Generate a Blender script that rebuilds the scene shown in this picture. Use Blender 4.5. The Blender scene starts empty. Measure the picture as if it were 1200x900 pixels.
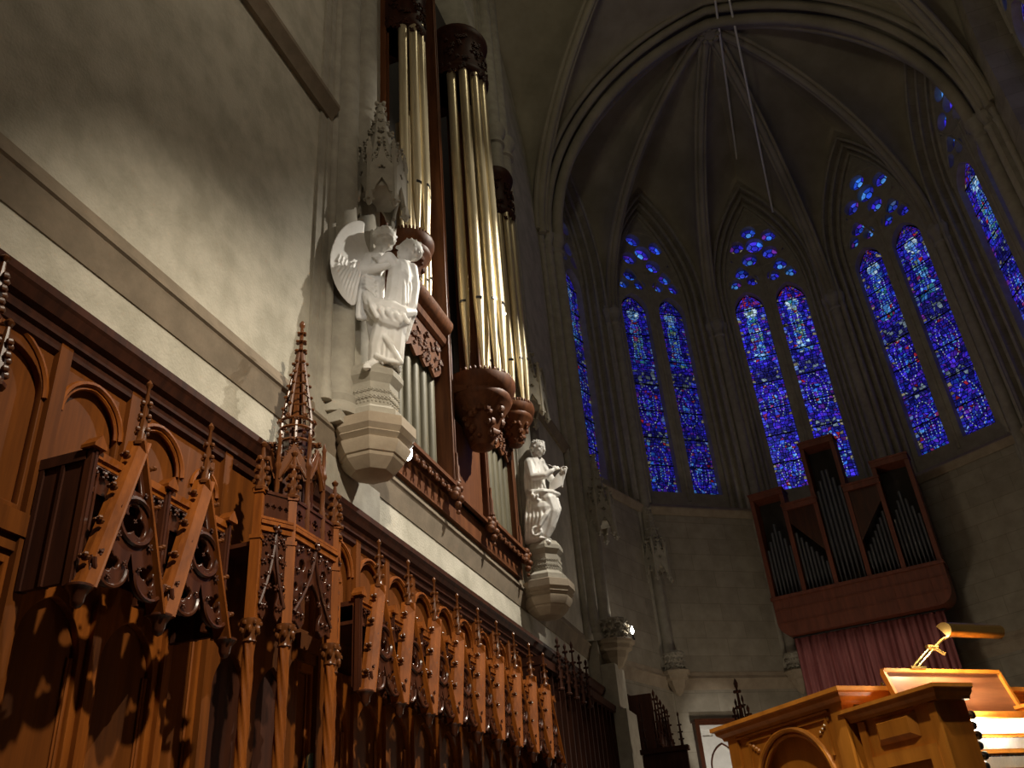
import bpy, bmesh, math, random
from mathutils import Vector, Matrix
PI = math.pi
SC = bpy.context.scene
COL = SC.collection
V = Vector

# ------------------------------------------------------------------ helpers
class MB:
    """collects shapes and links them as one mesh object"""
    def __init__(s, off=(0, 0, 0)):
        s.v = []; s.f = []; s.off = V(off); s.fc = []
    def add(s, vs, fs, M=None):
        n = len(s.v)
        for p in vs:
            p = V(p)
            s.v.append(M @ p if M is not None else p)
        s.f += [tuple(i + n for i in f) for f in fs]
        return s
    def box(s, x0, x1, y0, y1, z0, z1, M=None):
        vs = [(x, y, z) for z in (z0, z1) for y in (y0, y1) for x in (x0, x1)]
        return s.add(vs, [(0, 2, 3, 1), (4, 5, 7, 6), (0, 1, 5, 4), (2, 6, 7, 3), (0, 4, 6, 2), (1, 3, 7, 5)], M)
    def bar(s, p, q, w, h, up=(0, 0, 1)):
        """rectangular bar from p to q, w across, h along up"""
        p = V(p); q = V(q); d = (q - p).normalized(); a = d.cross(V(up)).normalized(); b = a.cross(d)
        vs = []
        for c in (p, q):
            for sx, sy in ((-1, -1), (1, -1), (1, 1), (-1, 1)):
                vs.append(c + a * (w / 2 * sx) + b * (h / 2 * sy))
        return s.add(vs, [(3, 2, 1, 0), (4, 5, 6, 7), (0, 1, 5, 4), (1, 2, 6, 5), (2, 3, 7, 6), (3, 0, 4, 7)])
    def tube(s, path, r, n=8, closed=False):
        path = [V(p) for p in path]; m = len(path)
        rs = r if isinstance(r, (list, tuple)) else [r] * m
        vs = []; fs = []; ref = None
        for i, p in enumerate(path):
            if closed: d = path[(i + 1) % m] - path[i - 1]
            else: d = path[min(i + 1, m - 1)] - path[max(i - 1, 0)]
            d.normalize()
            if ref is None:
                ref = d.orthogonal().normalized()
            ref = (ref - d * ref.dot(d))
            if ref.length < 1e-6: ref = d.orthogonal()
            ref.normalize(); b = d.cross(ref)
            for k in range(n):
                t = 2 * PI * k / n
                vs.append(p + (ref * math.cos(t) + b * math.sin(t)) * rs[i])
        for i in range(m if closed else m - 1):
            j = (i + 1) % m
            for k in range(n):
                l = (k + 1) % n
                fs.append((i * n + k, i * n + l, j * n + l, j * n + k))
        if not closed:
            fs.append(tuple(range(n - 1, -1, -1))); fs.append(tuple((m - 1) * n + k for k in range(n)))
        return s.add(vs, fs)
    def lathe(s, prof, c=(0, 0, 0), n=16, M=None, twist=None, rot=0):
        c = V(c); vs = []; fs = []
        for (r, z) in prof:
            for k in range(n):
                t = 2 * PI * k / n + rot; rr = r
                if twist: rr = r * (1 + twist[0] * math.cos(twist[1] * t + twist[2] * z))
                vs.append(c + V((rr * math.cos(t), rr * math.sin(t), z)))
        for i in range(len(prof) - 1):
            for k in range(n):
                l = (k + 1) % n
                fs.append((i * n + k, i * n + l, (i + 1) * n + l, (i + 1) * n + k))
        fs.append(tuple(range(n - 1, -1, -1))); fs.append(tuple((len(prof) - 1) * n + k for k in range(n)))
        return s.add(vs, fs, M)
    def ball(s, c, r, nu=8, nv=5, M=None):
        r = r if isinstance(r, (list, tuple)) else (r, r, r)
        c = V(c); vs = [c + V((0, 0, -r[2]))]; fs = []
        R = M if M is not None else Matrix.Identity(3)
        vs = [c + R @ V((0, 0, -r[2]))]
        for i in range(1, nv):
            a = -PI / 2 + PI * i / nv
            for k in range(nu):
                t = 2 * PI * k / nu
                vs.append(c + R @ V((r[0] * math.cos(a) * math.cos(t), r[1] * math.cos(a) * math.sin(t), r[2] * math.sin(a))))
        vs.append(c + R @ V((0, 0, r[2]))); e = len(vs) - 1
        for k in range(nu):
            l = (k + 1) % nu
            fs.append((0, 1 + l, 1 + k)); fs.append((e, e - nu + k, e - nu + l))
            for i in range(nv - 2):
                fs.append((1 + i * nu + k, 1 + i * nu + l, 1 + (i + 1) * nu + l, 1 + (i + 1) * nu + k))
        return s.add(vs, fs)
    def cap(s, p, q, r0, r1, n=12):
        """tapered capsule"""
        p = V(p); q = V(q)
        s.tube([p, q], [r0, r1], n); s.ball(p, r0, n, 8); s.ball(q, r1, n, 8)
        return s
    def sweep(s, prof, path, up=(0, 0, 1), closed=False):
        """sweep a closed (out, up) profile along a horizontal path; out is to the right of travel"""
        path = [V(p) for p in path]; up = V(up); m = len(path); k = len(prof); vs = []; fs = []
        for i, p in enumerate(path):
            a = path[i] - path[i - 1] if (i > 0 or closed) else path[1] - path[0]
            b = path[(i + 1) % m] - path[i] if (i < m - 1 or closed) else path[-1] - path[-2]
            na = a.normalized().cross(up); nb = b.normalized().cross(up)
            o = (na + nb).normalized(); o = o / max(.3, o.dot(na))
            for (x, z) in prof: vs.append(p + o * x + up * z)
        for i in range(m if closed else m - 1):
            j = (i + 1) % m
            for q in range(k):
                l = (q + 1) % k
                fs.append((i * k + q, i * k + l, j * k + l, j * k + q))
        if not closed:
            fs.append(tuple(range(k))); fs.append(tuple((m - 1) * k + q for q in range(k - 1, -1, -1)))
        return s.add(vs, fs)
    def poly(s, pts, d, M=None):
        """extrude a polygon (a,b) by depth d along c, c from -d/2 to d/2"""
        n = len(pts)
        vs = [(a, b, -d / 2) for a, b in pts] + [(a, b, d / 2) for a, b in pts]
        fs = [tuple(range(n - 1, -1, -1)), tuple(range(n, 2 * n))]
        fs += [(i, (i + 1) % n, (i + 1) % n + n, i + n) for i in range(n)]
        return s.add(vs, fs, M)
    def plate(s, loops, d, M=None, bev=0.0):
        """flat plate with holes (first loop is the outline)"""
        vs, fs = plate_data(loops, d, bev)
        return s.add(vs, fs, M)
    def build(s, name, m, parent=None, smooth=40, recalc=True):
        me = bpy.data.meshes.new(name)
        me.from_pydata([tuple(p - s.off) for p in s.v], [], s.f)
        if recalc:
            bm = bmesh.new(); bm.from_mesh(me)
            bmesh.ops.recalc_face_normals(bm, faces=bm.faces)
            bm.to_mesh(me); bm.free()
        me.update()
        if smooth:
            me.polygons.foreach_set('use_smooth', [True] * len(me.polygons))
            me.set_sharp_from_angle(angle=math.radians(smooth))
        o = bpy.data.objects.new(name, me); COL.objects.link(o)
        if m is not None: me.materials.append(m)
        if parent is not None: o.parent = parent
        return o

_pc = {}
def plate_data(loops, d, bev):
    key = (repr([[(round(a, 4), round(b, 4)) for a, b in l] for l in loops]), round(d, 4), round(bev, 4))
    if key in _pc: return _pc[key]
    cu = bpy.data.curves.new('tmp', 'CURVE'); cu.dimensions = '2D'; cu.fill_mode = 'BOTH'
    cu.extrude = max(0.0005, d / 2 - bev); cu.bevel_depth = bev; cu.bevel_resolution = 1
    for l in loops:
        sp = cu.splines.new('POLY'); sp.points.add(len(l) - 1)
        for p, (a, b) in zip(sp.points, l): p.co = (a, b, 0, 1)
        sp.use_cyclic_u = True
    o = bpy.data.objects.new('tmp', cu); COL.objects.link(o)
    dg = bpy.context.evaluated_depsgraph_get(); dg.update()
    me = bpy.data.meshes.new_from_object(o.evaluated_get(dg))
    r = ([tuple(v.co) for v in me.vertices], [tuple(p.vertices) for p in me.polygons])
    bpy.data.objects.remove(o); bpy.data.curves.remove(cu); bpy.data.meshes.remove(me)
    _pc[key] = r
    return r

def frame(o, ux, uz):
    """matrix taking (a,b,c) to o + a*ux + b*uz + c*(ux x uz)"""
    ux = V(ux).normalized(); uz = V(uz).normalized(); w = ux.cross(uz)
    M = Matrix.Identity(4)
    for i in range(3):
        M[i][0] = ux[i]; M[i][1] = uz[i]; M[i][2] = w[i]; M[i][3] = o[i]
    return M
def circle(cx, cy, r, n=20, ph=0): return [(cx + r * math.cos(ph + 2 * PI * k / n), cy + r * math.sin(ph + 2 * PI * k / n)) for k in range(n)]
def foil(cx, cy, r, lobes, n=8, ph=PI / 2, ratio=.55):
    """foiled opening: lobes round a centre"""
    pts = []; a = r * ratio; b = r - a
    half = PI / lobes
    for L in range(lobes):
        t0 = ph + 2 * PI * L / lobes
        sp = PI * .78
        for k in range(n + 1):
            t = t0 - sp + 2 * sp * k / n if False else t0 + (-sp + 2 * sp * k / n) * .86
            pts.append((cx + b * math.cos(t0) + a * .92 * math.cos(t), cy + b * math.sin(t0) + a * .92 * math.sin(t)))
    return pts
def pointed(x, a, h):
    """height of a two-centred arch of half width a and rise h at x"""
    x = min(abs(x), a); 
    if h < a: return h * math.sqrt(max(0, 1 - (x / a) ** 2))
    R = (a * a + h * h) / (2 * a)
    return math.sqrt(max(0, R * R - (x + R - a) ** 2))
def archloop(cx, z0, zs, a, h, n=10):
    """rectangle with a pointed head, counter-clockwise"""
    pts = [(cx - a, z0), (cx + a, z0)]
    xs = [a * math.cos(PI * k / (2 * n)) for k in range(2 * n + 1)]
    for x in xs: pts.append((cx + x, zs + pointed(x, a, h)))
    return pts
def rect(a0, a1, b0, b1): return [(a0, b0), (a1, b0), (a1, b1), (a0, b1)]

def put(o, label=None, cat=None, group=None, kind=None):
    if label: o['label'] = label
    if cat: o['category'] = cat
    if group: o['group'] = group
    if kind: o['kind'] = kind
    return o
def thing(name, label, cat, loc=(0, 0, 0), rz=0, group=None):
    o = bpy.data.objects.new(name, None); COL.objects.link(o)
    o.location = loc; o.rotation_euler = (0, 0, rz); o.empty_display_size = .1
    return put(o, label, cat, group)
def struct(o, label=None):
    o['kind'] = 'structure'
    if label: o['label'] = label
    return o
def dup(root, loc=None, label=None, rz=None):
    def cp(o, par):
        c = o.copy(); COL.objects.link(c); c.parent = par
        for ch in kids.get(o, []): cp(ch, c)
        return c
    kids = {}
    for o in bpy.data.objects:
        if o.parent: kids.setdefault(o.parent, []).append(o)
    c = cp(root, None)
    if loc is not None: c.location = loc
    if rz is not None: c.rotation_euler = (0, 0, rz)
    if label: c['label'] = label
    return c

# ------------------------------------------------------------------ materials
def nd(nt, t, **k):
    n = nt.nodes.new(t)
    for a, b in k.items(): setattr(n, a, b)
    return n
def mat(name, base, dark=None, rough=.6, metal=0, scale=(6, 6, 6), detail=5, bump=0, bscale=None, lo=.35, hi=.65, coat=0, brick=None, spec=.5, axes=None):
    m = bpy.data.materials.new(name); m.use_nodes = True; nt = m.node_tree; L = nt.links
    b = nt.nodes['Principled BSDF']; b.inputs['Roughness'].default_value = rough; b.inputs['Metallic'].default_value = metal
    b.inputs['Specular IOR Level'].default_value = spec
    if coat: b.inputs['Coat Weight'].default_value = coat; b.inputs['Coat Roughness'].default_value = .15
    tc = nd(nt, 'ShaderNodeTexCoord'); mp = nd(nt, 'ShaderNodeMapping'); mp.inputs['Scale'].default_value = scale
    L.new(tc.outputs['Object'], mp.inputs['Vector'])
    nz = nd(nt, 'ShaderNodeTexNoise'); nz.inputs['Scale'].default_value = 1; nz.inputs['Detail'].default_value = detail; nz.inputs['Roughness'].default_value = .6
    L.new(mp.outputs['Vector'], nz.inputs['Vector'])
    cr = nd(nt, 'ShaderNodeValToRGB'); cr.color_ramp.elements[0].position = lo; cr.color_ramp.elements[1].position = hi
    dark = dark or tuple(c * .75 for c in base)
    cr.color_ramp.elements[0].color = (*dark, 1); cr.color_ramp.elements[1].color = (*base, 1)
    L.new(nz.outputs['Fac'], cr.inputs['Fac'])
    colour = cr.outputs['Color']; height = nz.outputs['Fac']
    if brick:
        sx = nd(nt, 'ShaderNodeSeparateXYZ'); L.new(tc.outputs['Object'], sx.inputs[0])
        ad = nd(nt, 'ShaderNodeMath', operation='ADD'); L.new(sx.outputs['X'], ad.inputs[0]); L.new(sx.outputs['Y'], ad.inputs[1])
        cx = nd(nt, 'ShaderNodeCombineXYZ'); L.new(ad.outputs[0], cx.inputs['X']); L.new(sx.outputs['Z'], cx.inputs['Y'])
        br = nd(nt, 'ShaderNodeTexBrick'); br.inputs['Scale'].default_value = 1; br.inputs['Brick Width'].default_value = brick[0]; br.inputs['Row Height'].default_value = brick[1]
        br.inputs['Mortar Size'].default_value = brick[2]; br.inputs['Mortar Smooth'].default_value = .3
        br.inputs['Color1'].default_value = (1, 1, 1, 1); br.inputs['Color2'].default_value = (.8, .8, .8, 1); br.inputs['Mortar'].default_value = (.62, .6, .58, 1)
        L.new(cx.outputs[0], br.inputs['Vector'])
        mx = nd(nt, 'ShaderNodeMix', data_type='RGBA', blend_type='MULTIPLY'); mx.inputs[0].default_value = .8
        L.new(colour, mx.inputs[6]); L.new(br.outputs['Color'], mx.inputs[7]); colour = mx.outputs[2]
    L.new(colour, b.inputs['Base Color'])
    if bump:
        n2 = nz
        if bscale:
            n2 = nd(nt, 'ShaderNodeTexNoise'); n2.inputs['Scale'].default_value = bscale; n2.inputs['Detail'].default_value = 4
            L.new(tc.outputs['Object'], n2.inputs['Vector'])
        bp = nd(nt, 'ShaderNodeBump'); bp.inputs['Strength'].default_value = bump; bp.inputs['Distance'].default_value = .02
        L.new(n2.outputs['Fac'], bp.inputs['Height']); L.new(bp.outputs['Normal'], b.inputs['Normal'])
    return m
def emit(name, col, st):
    m = bpy.data.materials.new(name); m.use_nodes = True; nt = m.node_tree
    b = nt.nodes['Principled BSDF']; b.inputs['Base Color'].default_value = (*col, 1)
    b.inputs['Emission Color'].default_value = (*col, 1); b.inputs['Emission Strength'].default_value = st
    return m
def glass_mat():
    m = bpy.data.materials.new('stained_glass'); m.use_nodes = True; nt = m.node_tree; L = nt.links
    b = nt.nodes['Principled BSDF']; b.inputs['Base Color'].default_value = (.01, .01, .02, 1); b.inputs['Roughness'].default_value = .25
    at = nd(nt, 'ShaderNodeVertexColor', layer_name='pane')
    tc = nd(nt, 'ShaderNodeTexCoord'); nz = nd(nt, 'ShaderNodeTexNoise'); nz.inputs['Scale'].default_value = 9; nz.inputs['Detail'].default_value = 3
    L.new(tc.outputs['Object'], nz.inputs['Vector'])
    mr = nd(nt, 'ShaderNodeMapRange'); mr.inputs[1].default_value = .3; mr.inputs[2].default_value = .7; mr.inputs[3].default_value = .45; mr.inputs[4].default_value = 1.35
    L.new(nz.outputs['Fac'], mr.inputs[0])
    L.new(at.outputs['Color'], b.inputs['Emission Color']); L.new(mr.outputs[0], b.inputs['Emission Strength'])
    return m

M = dict(
    wall=mat('limestone_wall', (.53, .49, .40), (.385, .355, .28), .9, scale=(2.6, 2.6, 2.6), detail=12, bump=.3, bscale=38, lo=.36, hi=.62),
    stone=mat('dressed_stone', (.41, .375, .305), (.32, .29, .235), .85, scale=(5, 5, 5), detail=6, bump=.12, bscale=30),
    string=mat('moulded_stone', (.40, .325, .235), (.31, .245, .175), .85, scale=(4, 4, 4), detail=6, bump=.1, bscale=30),
    ashlar=mat('ashlar_stone', (.40, .355, .28), (.30, .265, .205), .9, scale=(2.5, 2.5, 2.5), detail=6, bump=.15, bscale=25, brick=(1.1, .42, .008)),
    vault=mat('vault_stone', (.40, .355, .27), (.27, .24, .175), .9, scale=(.7, .7, .7), detail=6, bump=.1, bscale=20),
    marble=mat('white_marble', (.90, .88, .84), (.80, .77, .72), .5, scale=(5, 5, 5), bump=.03),
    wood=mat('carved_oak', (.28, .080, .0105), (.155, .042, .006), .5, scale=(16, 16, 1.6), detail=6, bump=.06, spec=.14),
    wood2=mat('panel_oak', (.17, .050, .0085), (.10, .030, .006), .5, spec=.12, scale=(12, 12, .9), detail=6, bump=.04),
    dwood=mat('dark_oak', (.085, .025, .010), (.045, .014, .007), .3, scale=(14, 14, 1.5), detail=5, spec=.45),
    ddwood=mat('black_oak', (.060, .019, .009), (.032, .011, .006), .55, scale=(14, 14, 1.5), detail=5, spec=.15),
    trim=mat('brown_moulded_stone', (.27, .215, .155), (.20, .16, .115), .85, scale=(4, 4, 4), detail=6, bump=.1, bscale=30, spec=.2),
    case=mat('organ_case_oak', (.17, .062, .023), (.095, .033, .013), .5, scale=(14, 14, 1.4), detail=5, bump=.05, spec=.2),
    cwood=mat('glossy_carved_oak', (.15, .048, .011), (.085, .027, .008), .3, scale=(16, 16, 1.6), detail=5, spec=.4),
    gilt=mat('gilded_pipe', (.80, .69, .46), (.68, .57, .36), .36, metal=.6, scale=(9, 9, 1.2), detail=4),
    giltl=mat('olive_pipe', (.155, .135, .08), (.115, .10, .058), .5, metal=.15, scale=(9, 9, 1.2), detail=4),
    tin=mat('tin_pipe', (.16, .16, .17), (.11, .11, .115), .45, metal=.6, scale=(9, 9, 1.2)),
    redwood=mat('red_stained_wood', (.23, .062, .030), (.15, .038, .018), .5, scale=(10, 10, 1.5), detail=4),
    console=mat('honey_oak', (.64, .25, .032), (.46, .165, .02), .42, scale=(14, 14, 1.3), detail=6, bump=.04, coat=.2),
    desk=mat('walnut_desk', (.27, .11, .05), (.16, .06, .028), .32, scale=(2.5, 2.5, 22), detail=6, coat=.3),
    brass=mat('polished_brass', (.85, .62, .25), (.72, .5, .18), .25, metal=1),
    ivory=mat('ivory', (.85, .83, .78), (.78, .76, .70), .35),
    black=mat('black_gloss', (.015, .015, .017), (.01, .01, .012), .3),
    iron=mat('black_iron', (.03, .028, .026), (.018, .017, .016), .5, metal=.5),
    velvet=mat('crimson_velvet', (.52, .20, .20), (.32, .105, .108), .85, scale=(8, 8, 1), spec=.2),
    white=mat('white_plaster', (.72, .70, .66), (.64, .62, .58), .7),
    cable=mat('pale_cable', (.88, .86, .80), (.82, .80, .74), .6, metal=0),
    floor=mat('stone_floor', (.24, .21, .17), (.17, .15, .12), .35, scale=(2, 2, 2), brick=(.9, .9, .006)),
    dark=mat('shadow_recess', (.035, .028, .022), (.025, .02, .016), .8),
    green=mat('dark_green_enamel', (.03, .05, .035), (.022, .04, .028), .4),
    lead=mat('window_lead', (.012, .012, .013), (.008, .008, .009), .7),
    bulb=emit('lamp_glow', (1, .83, .55), 60), spot=emit('spot_glow', (.9, .95, 1), 25), flame=emit('small_lamp_glow', (1, .93, .8), 30),
    glass=glass_mat())
# ------------------------------------------------------------------ camera
cam = bpy.data.cameras.new('camera'); camo = bpy.data.objects.new('camera', cam); COL.objects.link(camo)
cam.sensor_width = 36; cam.sensor_fit = 'HORIZONTAL'; cam.lens = 1035.645 * 36 / 1200; cam.clip_start = .05
camo.matrix_world = Matrix(((0.94203472, 0.22683098, 0.24722112, 0), (0.32720145, -0.45808203, -0.82649868, 0), (-0.07422795, 0.85948156, -0.50574861, 1.6), (0, 0, 0, 1)))
SC.camera = camo

# ------------------------------------------------------------------ the setting
XL, XR = -4.0, 6.6          # choir side walls
CX, CY = 1.3, 17.87         # centre of the apse
RA = 5.5; AP = RA * math.cos(PI / 10); BL = 2 * RA * math.sin(PI / 10)   # decagon: radius, apothem, side
ZS, ZT = 16.0, 22.3         # springing and crown of the vaults
YV = 7.3                    # rear edge of the choir vault bay
SILL, STR = 10.05, 5.8

mb = MB(); mb.box(-9, 12, -6, 25, -.3, 0)
struct(mb.build('floor', M['floor']))

# left wall with the organ opening: plate in the (y, z) plane
def wall_plate(name, x, loops, d, out, m, parent=None):
    mb = MB(); mb.plate(loops, d, frame((x, 0, 0), (0, 1, 0), (0, 0, 1)))
    w = mb.build(name, m); return struct(w)
wall_plate('wall_left', XL - .35, [rect(-6, 17.9, 0, ZT + .3), archloop(10.4, 5.95, 17.0, 2.45, 3.4)], .7, 1, M['wall'])
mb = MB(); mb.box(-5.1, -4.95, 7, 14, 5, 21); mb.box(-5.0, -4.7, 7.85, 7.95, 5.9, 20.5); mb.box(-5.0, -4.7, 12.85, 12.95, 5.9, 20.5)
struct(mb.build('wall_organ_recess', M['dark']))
# right wall with the clerestory window
wall_plate('wall_right', XR + .35, [rect(-6, 17.9, 0, ZT + .3), archloop(14.75, 10.3, 16.8, 1.35, 3.6)], .7, -1, M['ashlar'])

# string courses
SP = [(0, .03), (.012, .03), (.02, .06), (.075, .27), (.095, .285), (.095, .315), (.066, .32), (.06, .36), (.045, .37), (.03, .46), (0, .48)]
def course(name, path, z, prof=SP, m='trim'):
    mb = MB(); mb.sweep(prof, [(x, y, z) for x, y in path]); return struct(mb.build(name, M[m], smooth=30))
course('trim_1', [(XL, -6), (XL, 17.2)], 5.47)
course('trim_2', [(XL, -6), (XL, 6.62)], SILL - .2, [(0, 0), (.06, -.01), (.09, .06), (.16, .14), (.16, .20), (.08, .27), (0, .33)])
course('trim_3', [(XL, 13.9), (XL, 17.0)], SILL - .2, [(0, 0), (.06, -.01), (.09, .06), (.14, .14), (.14, .18), (0, .30)])
course('trim_4', [(XR, 17.2), (XR, -6)], 5.47); course('trim_5', [(XR, 17.0), (XR, -6)], SILL - .2)

# clustered piers
def shafts(name, pts, z0, z1, base=True, capital=None, m='stone'):
    mb = MB()
    for (x, y, r) in pts:
        pr = []
        if base: pr += [(r * 1.5, z0), (r * 1.55, z0 + .06), (r * 1.45, z0 + .12), (r * 1.2, z0 + .15), (r * 1.3, z0 + .22), (r * 1.05, z0 + .27)]
        else: pr += [(r, z0)]
        if capital:
            pr += [(r, capital - .45), (r * 1.3, capital - .42), (r * 1.3, capital - .37), (r, capital - .34), (r * 1.1, capital - .2), (r * 1.55, capital - .05), (r * 1.6, capital), (r * 1.6, capital + .07), (r, capital + .1)]
        pr += [(r, z1)]
        mb.lathe(pr, (x, y, 0), 20)
    return struct(mb.build(name, M[m], smooth=50))
# pier beside the angel: flat pilaster, fillets and two round shafts
mb = MB(); mb.box(XL - .1, XL + .03, 6.42, 7.95, STR, ZT); mb.box(XL - .1, XL + .05, 6.55, 7.9, STR, ZT); mb.box(XL - .1, XL + .20, 6.76, 7.64, STR, 5.93); mb.box(XL - .1, XL + .02, 6.25, 7.98, 4.9, STR)
struct(mb.build('trim_6', M['stone'], smooth=0))
shafts('trim_7', [(XL + .03, 6.97, .17), (XL + .03, 7.42, .19)], 5.92, ZT)
shafts('trim_8', [(XL + .05, 6.70, .05)], 6.02, ZT)
# pier beside the second statue
mb = MB(); mb.box(XL - .1, XL + .06, 12.9, 14.2, STR, ZT); mb.box(XL - .1, XL + .10, 12.98, 14.1, STR, ZT); mb.box(XL - .1, XL + .34, 12.95, 13.95, STR, 6.03)
struct(mb.build('trim_9', M['stone'], smooth=0))
shafts('trim_10', [(XL + .12, 13.2, .17), (XL + .14, 13.65, .19), (XL + .08, 14.05, .1)], 6.02, ZT, capital=ZS)
# pier of the apse arch, left and right
for k, (sx, X0) in enumerate(((1, XL), (-1, XR))):
    pts = [(X0 + sx * .30, 17.3, .15), (X0 + sx * .16, 17.02, .11), (X0 + sx * .14, 17.6, .11), (X0 + sx * .05, 16.82, .07), (X0 + sx * .02, 17.82, .07)]
    shafts('trim_%d' % (11 + k), pts, STR + .05, ZS + .2, capital=ZS)
    mb = MB(); mb.box(min(X0, X0 + sx * .2), max(X0, X0 + sx * .2), 16.9, 17.75, 0, ZS)
    struct(mb.build('trim_%d' % (13 + k), M['stone'], smooth=0))

# ------------------------------------------------------------------ apse: five bays
def bayM(k):
    ph = PI / 2 + k * PI / 5
    return (CX + AP * math.cos(ph), CY + AP * math.sin(ph), ph - PI / 2)
def corner(k):   # k = -2.5 .. 2.5
    ph = PI / 2 + k * PI / 5
    return (CX + RA * math.cos(ph), CY + RA * math.sin(ph))
HB = BL / 2
WS = 17.0      # springing of the window arches
XZ = lambda y=0: frame((0, y, 0), (1, 0, 0), (0, 0, 1))      # c = a x b = -y : towards the room
def glass_cols(rng, kind):
    t = rng.random()
    if kind == 'ground': pal = [(.02, .012, .42), (.035, .02, .60), (.012, .012, .26), (.05, .03, .66), (.015, .035, .42), (.008, .008, .12), (.07, .02, .45), (.01, .01, .18)]
    elif kind == 'border': pal = [(.03, .02, .6), (.02, .02, .35), (.12, .02, .25), (.12, .2, .5), (.05, .08, .6), (.02, .02, .2), (.02, .02, .3), (.03, .02, .5), (.2, .18, .12)]
    elif kind == 'robe': pal = [(.02, .08, .62), (.03, .15, .7), (.03, .05, .5), (.06, .22, .62), (.02, .02, .38)]
    elif kind == 'pale': pal = [(.25, .48, .85), (.45, .6, .75), (.10, .30, .75), (.06, .15, .6)]
    elif kind == 'red': pal = [(.30, .015, .03), (.2, .02, .12), (.10, .02, .3), (.06, .02, .4)]
    elif kind == 'green': pal = [(.03, .22, .25), (.16, .24, .15), (.03, .12, .4)]
    else: pal = [(.01, .01, .12), (.01, .01, .2), (.03, .03, .35), (.15, .2, .25), (.02, .02, .15)]
    c = pal[int(t * len(pal))]; g = .55 + .9 * rng.random()
    return tuple(min(1, x * g) for x in c)
def glass_mesh(name, polys, cols, parent, y, front=10 ** 9):
    vs = []; fs = []; fc = []
    for p, c in zip(polys, cols):
        cx = sum(a for a, b in p) / len(p); cz = sum(b for a, b in p) / len(p); n = len(vs)
        for a, b in p:
            dx, dz = a - cx, b - cz; L = math.hypot(dx, dz) or 1; q = max(.3, (L - .014) / L)
            vs.append((cx + dx * q, y - (.006 if len(fs) >= front else 0), cz + dz * q))
        fs.append(tuple(range(n, n + len(p)))); fc.append(c)
    me = bpy.data.meshes.new(name); me.from_pydata(vs, [], fs); me.materials.append(M['glass'])
    ca = me.color_attributes.new('pane', 'FLOAT_COLOR', 'CORNER')
    i = 0
    for f, c in zip(fs, fc):
        for _ in f: ca.data[i].color = (*c, 1); i += 1
    me.update(); o = bpy.data.objects.new(name, me); COL.objects.link(o); o.parent = parent
    return o
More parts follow.
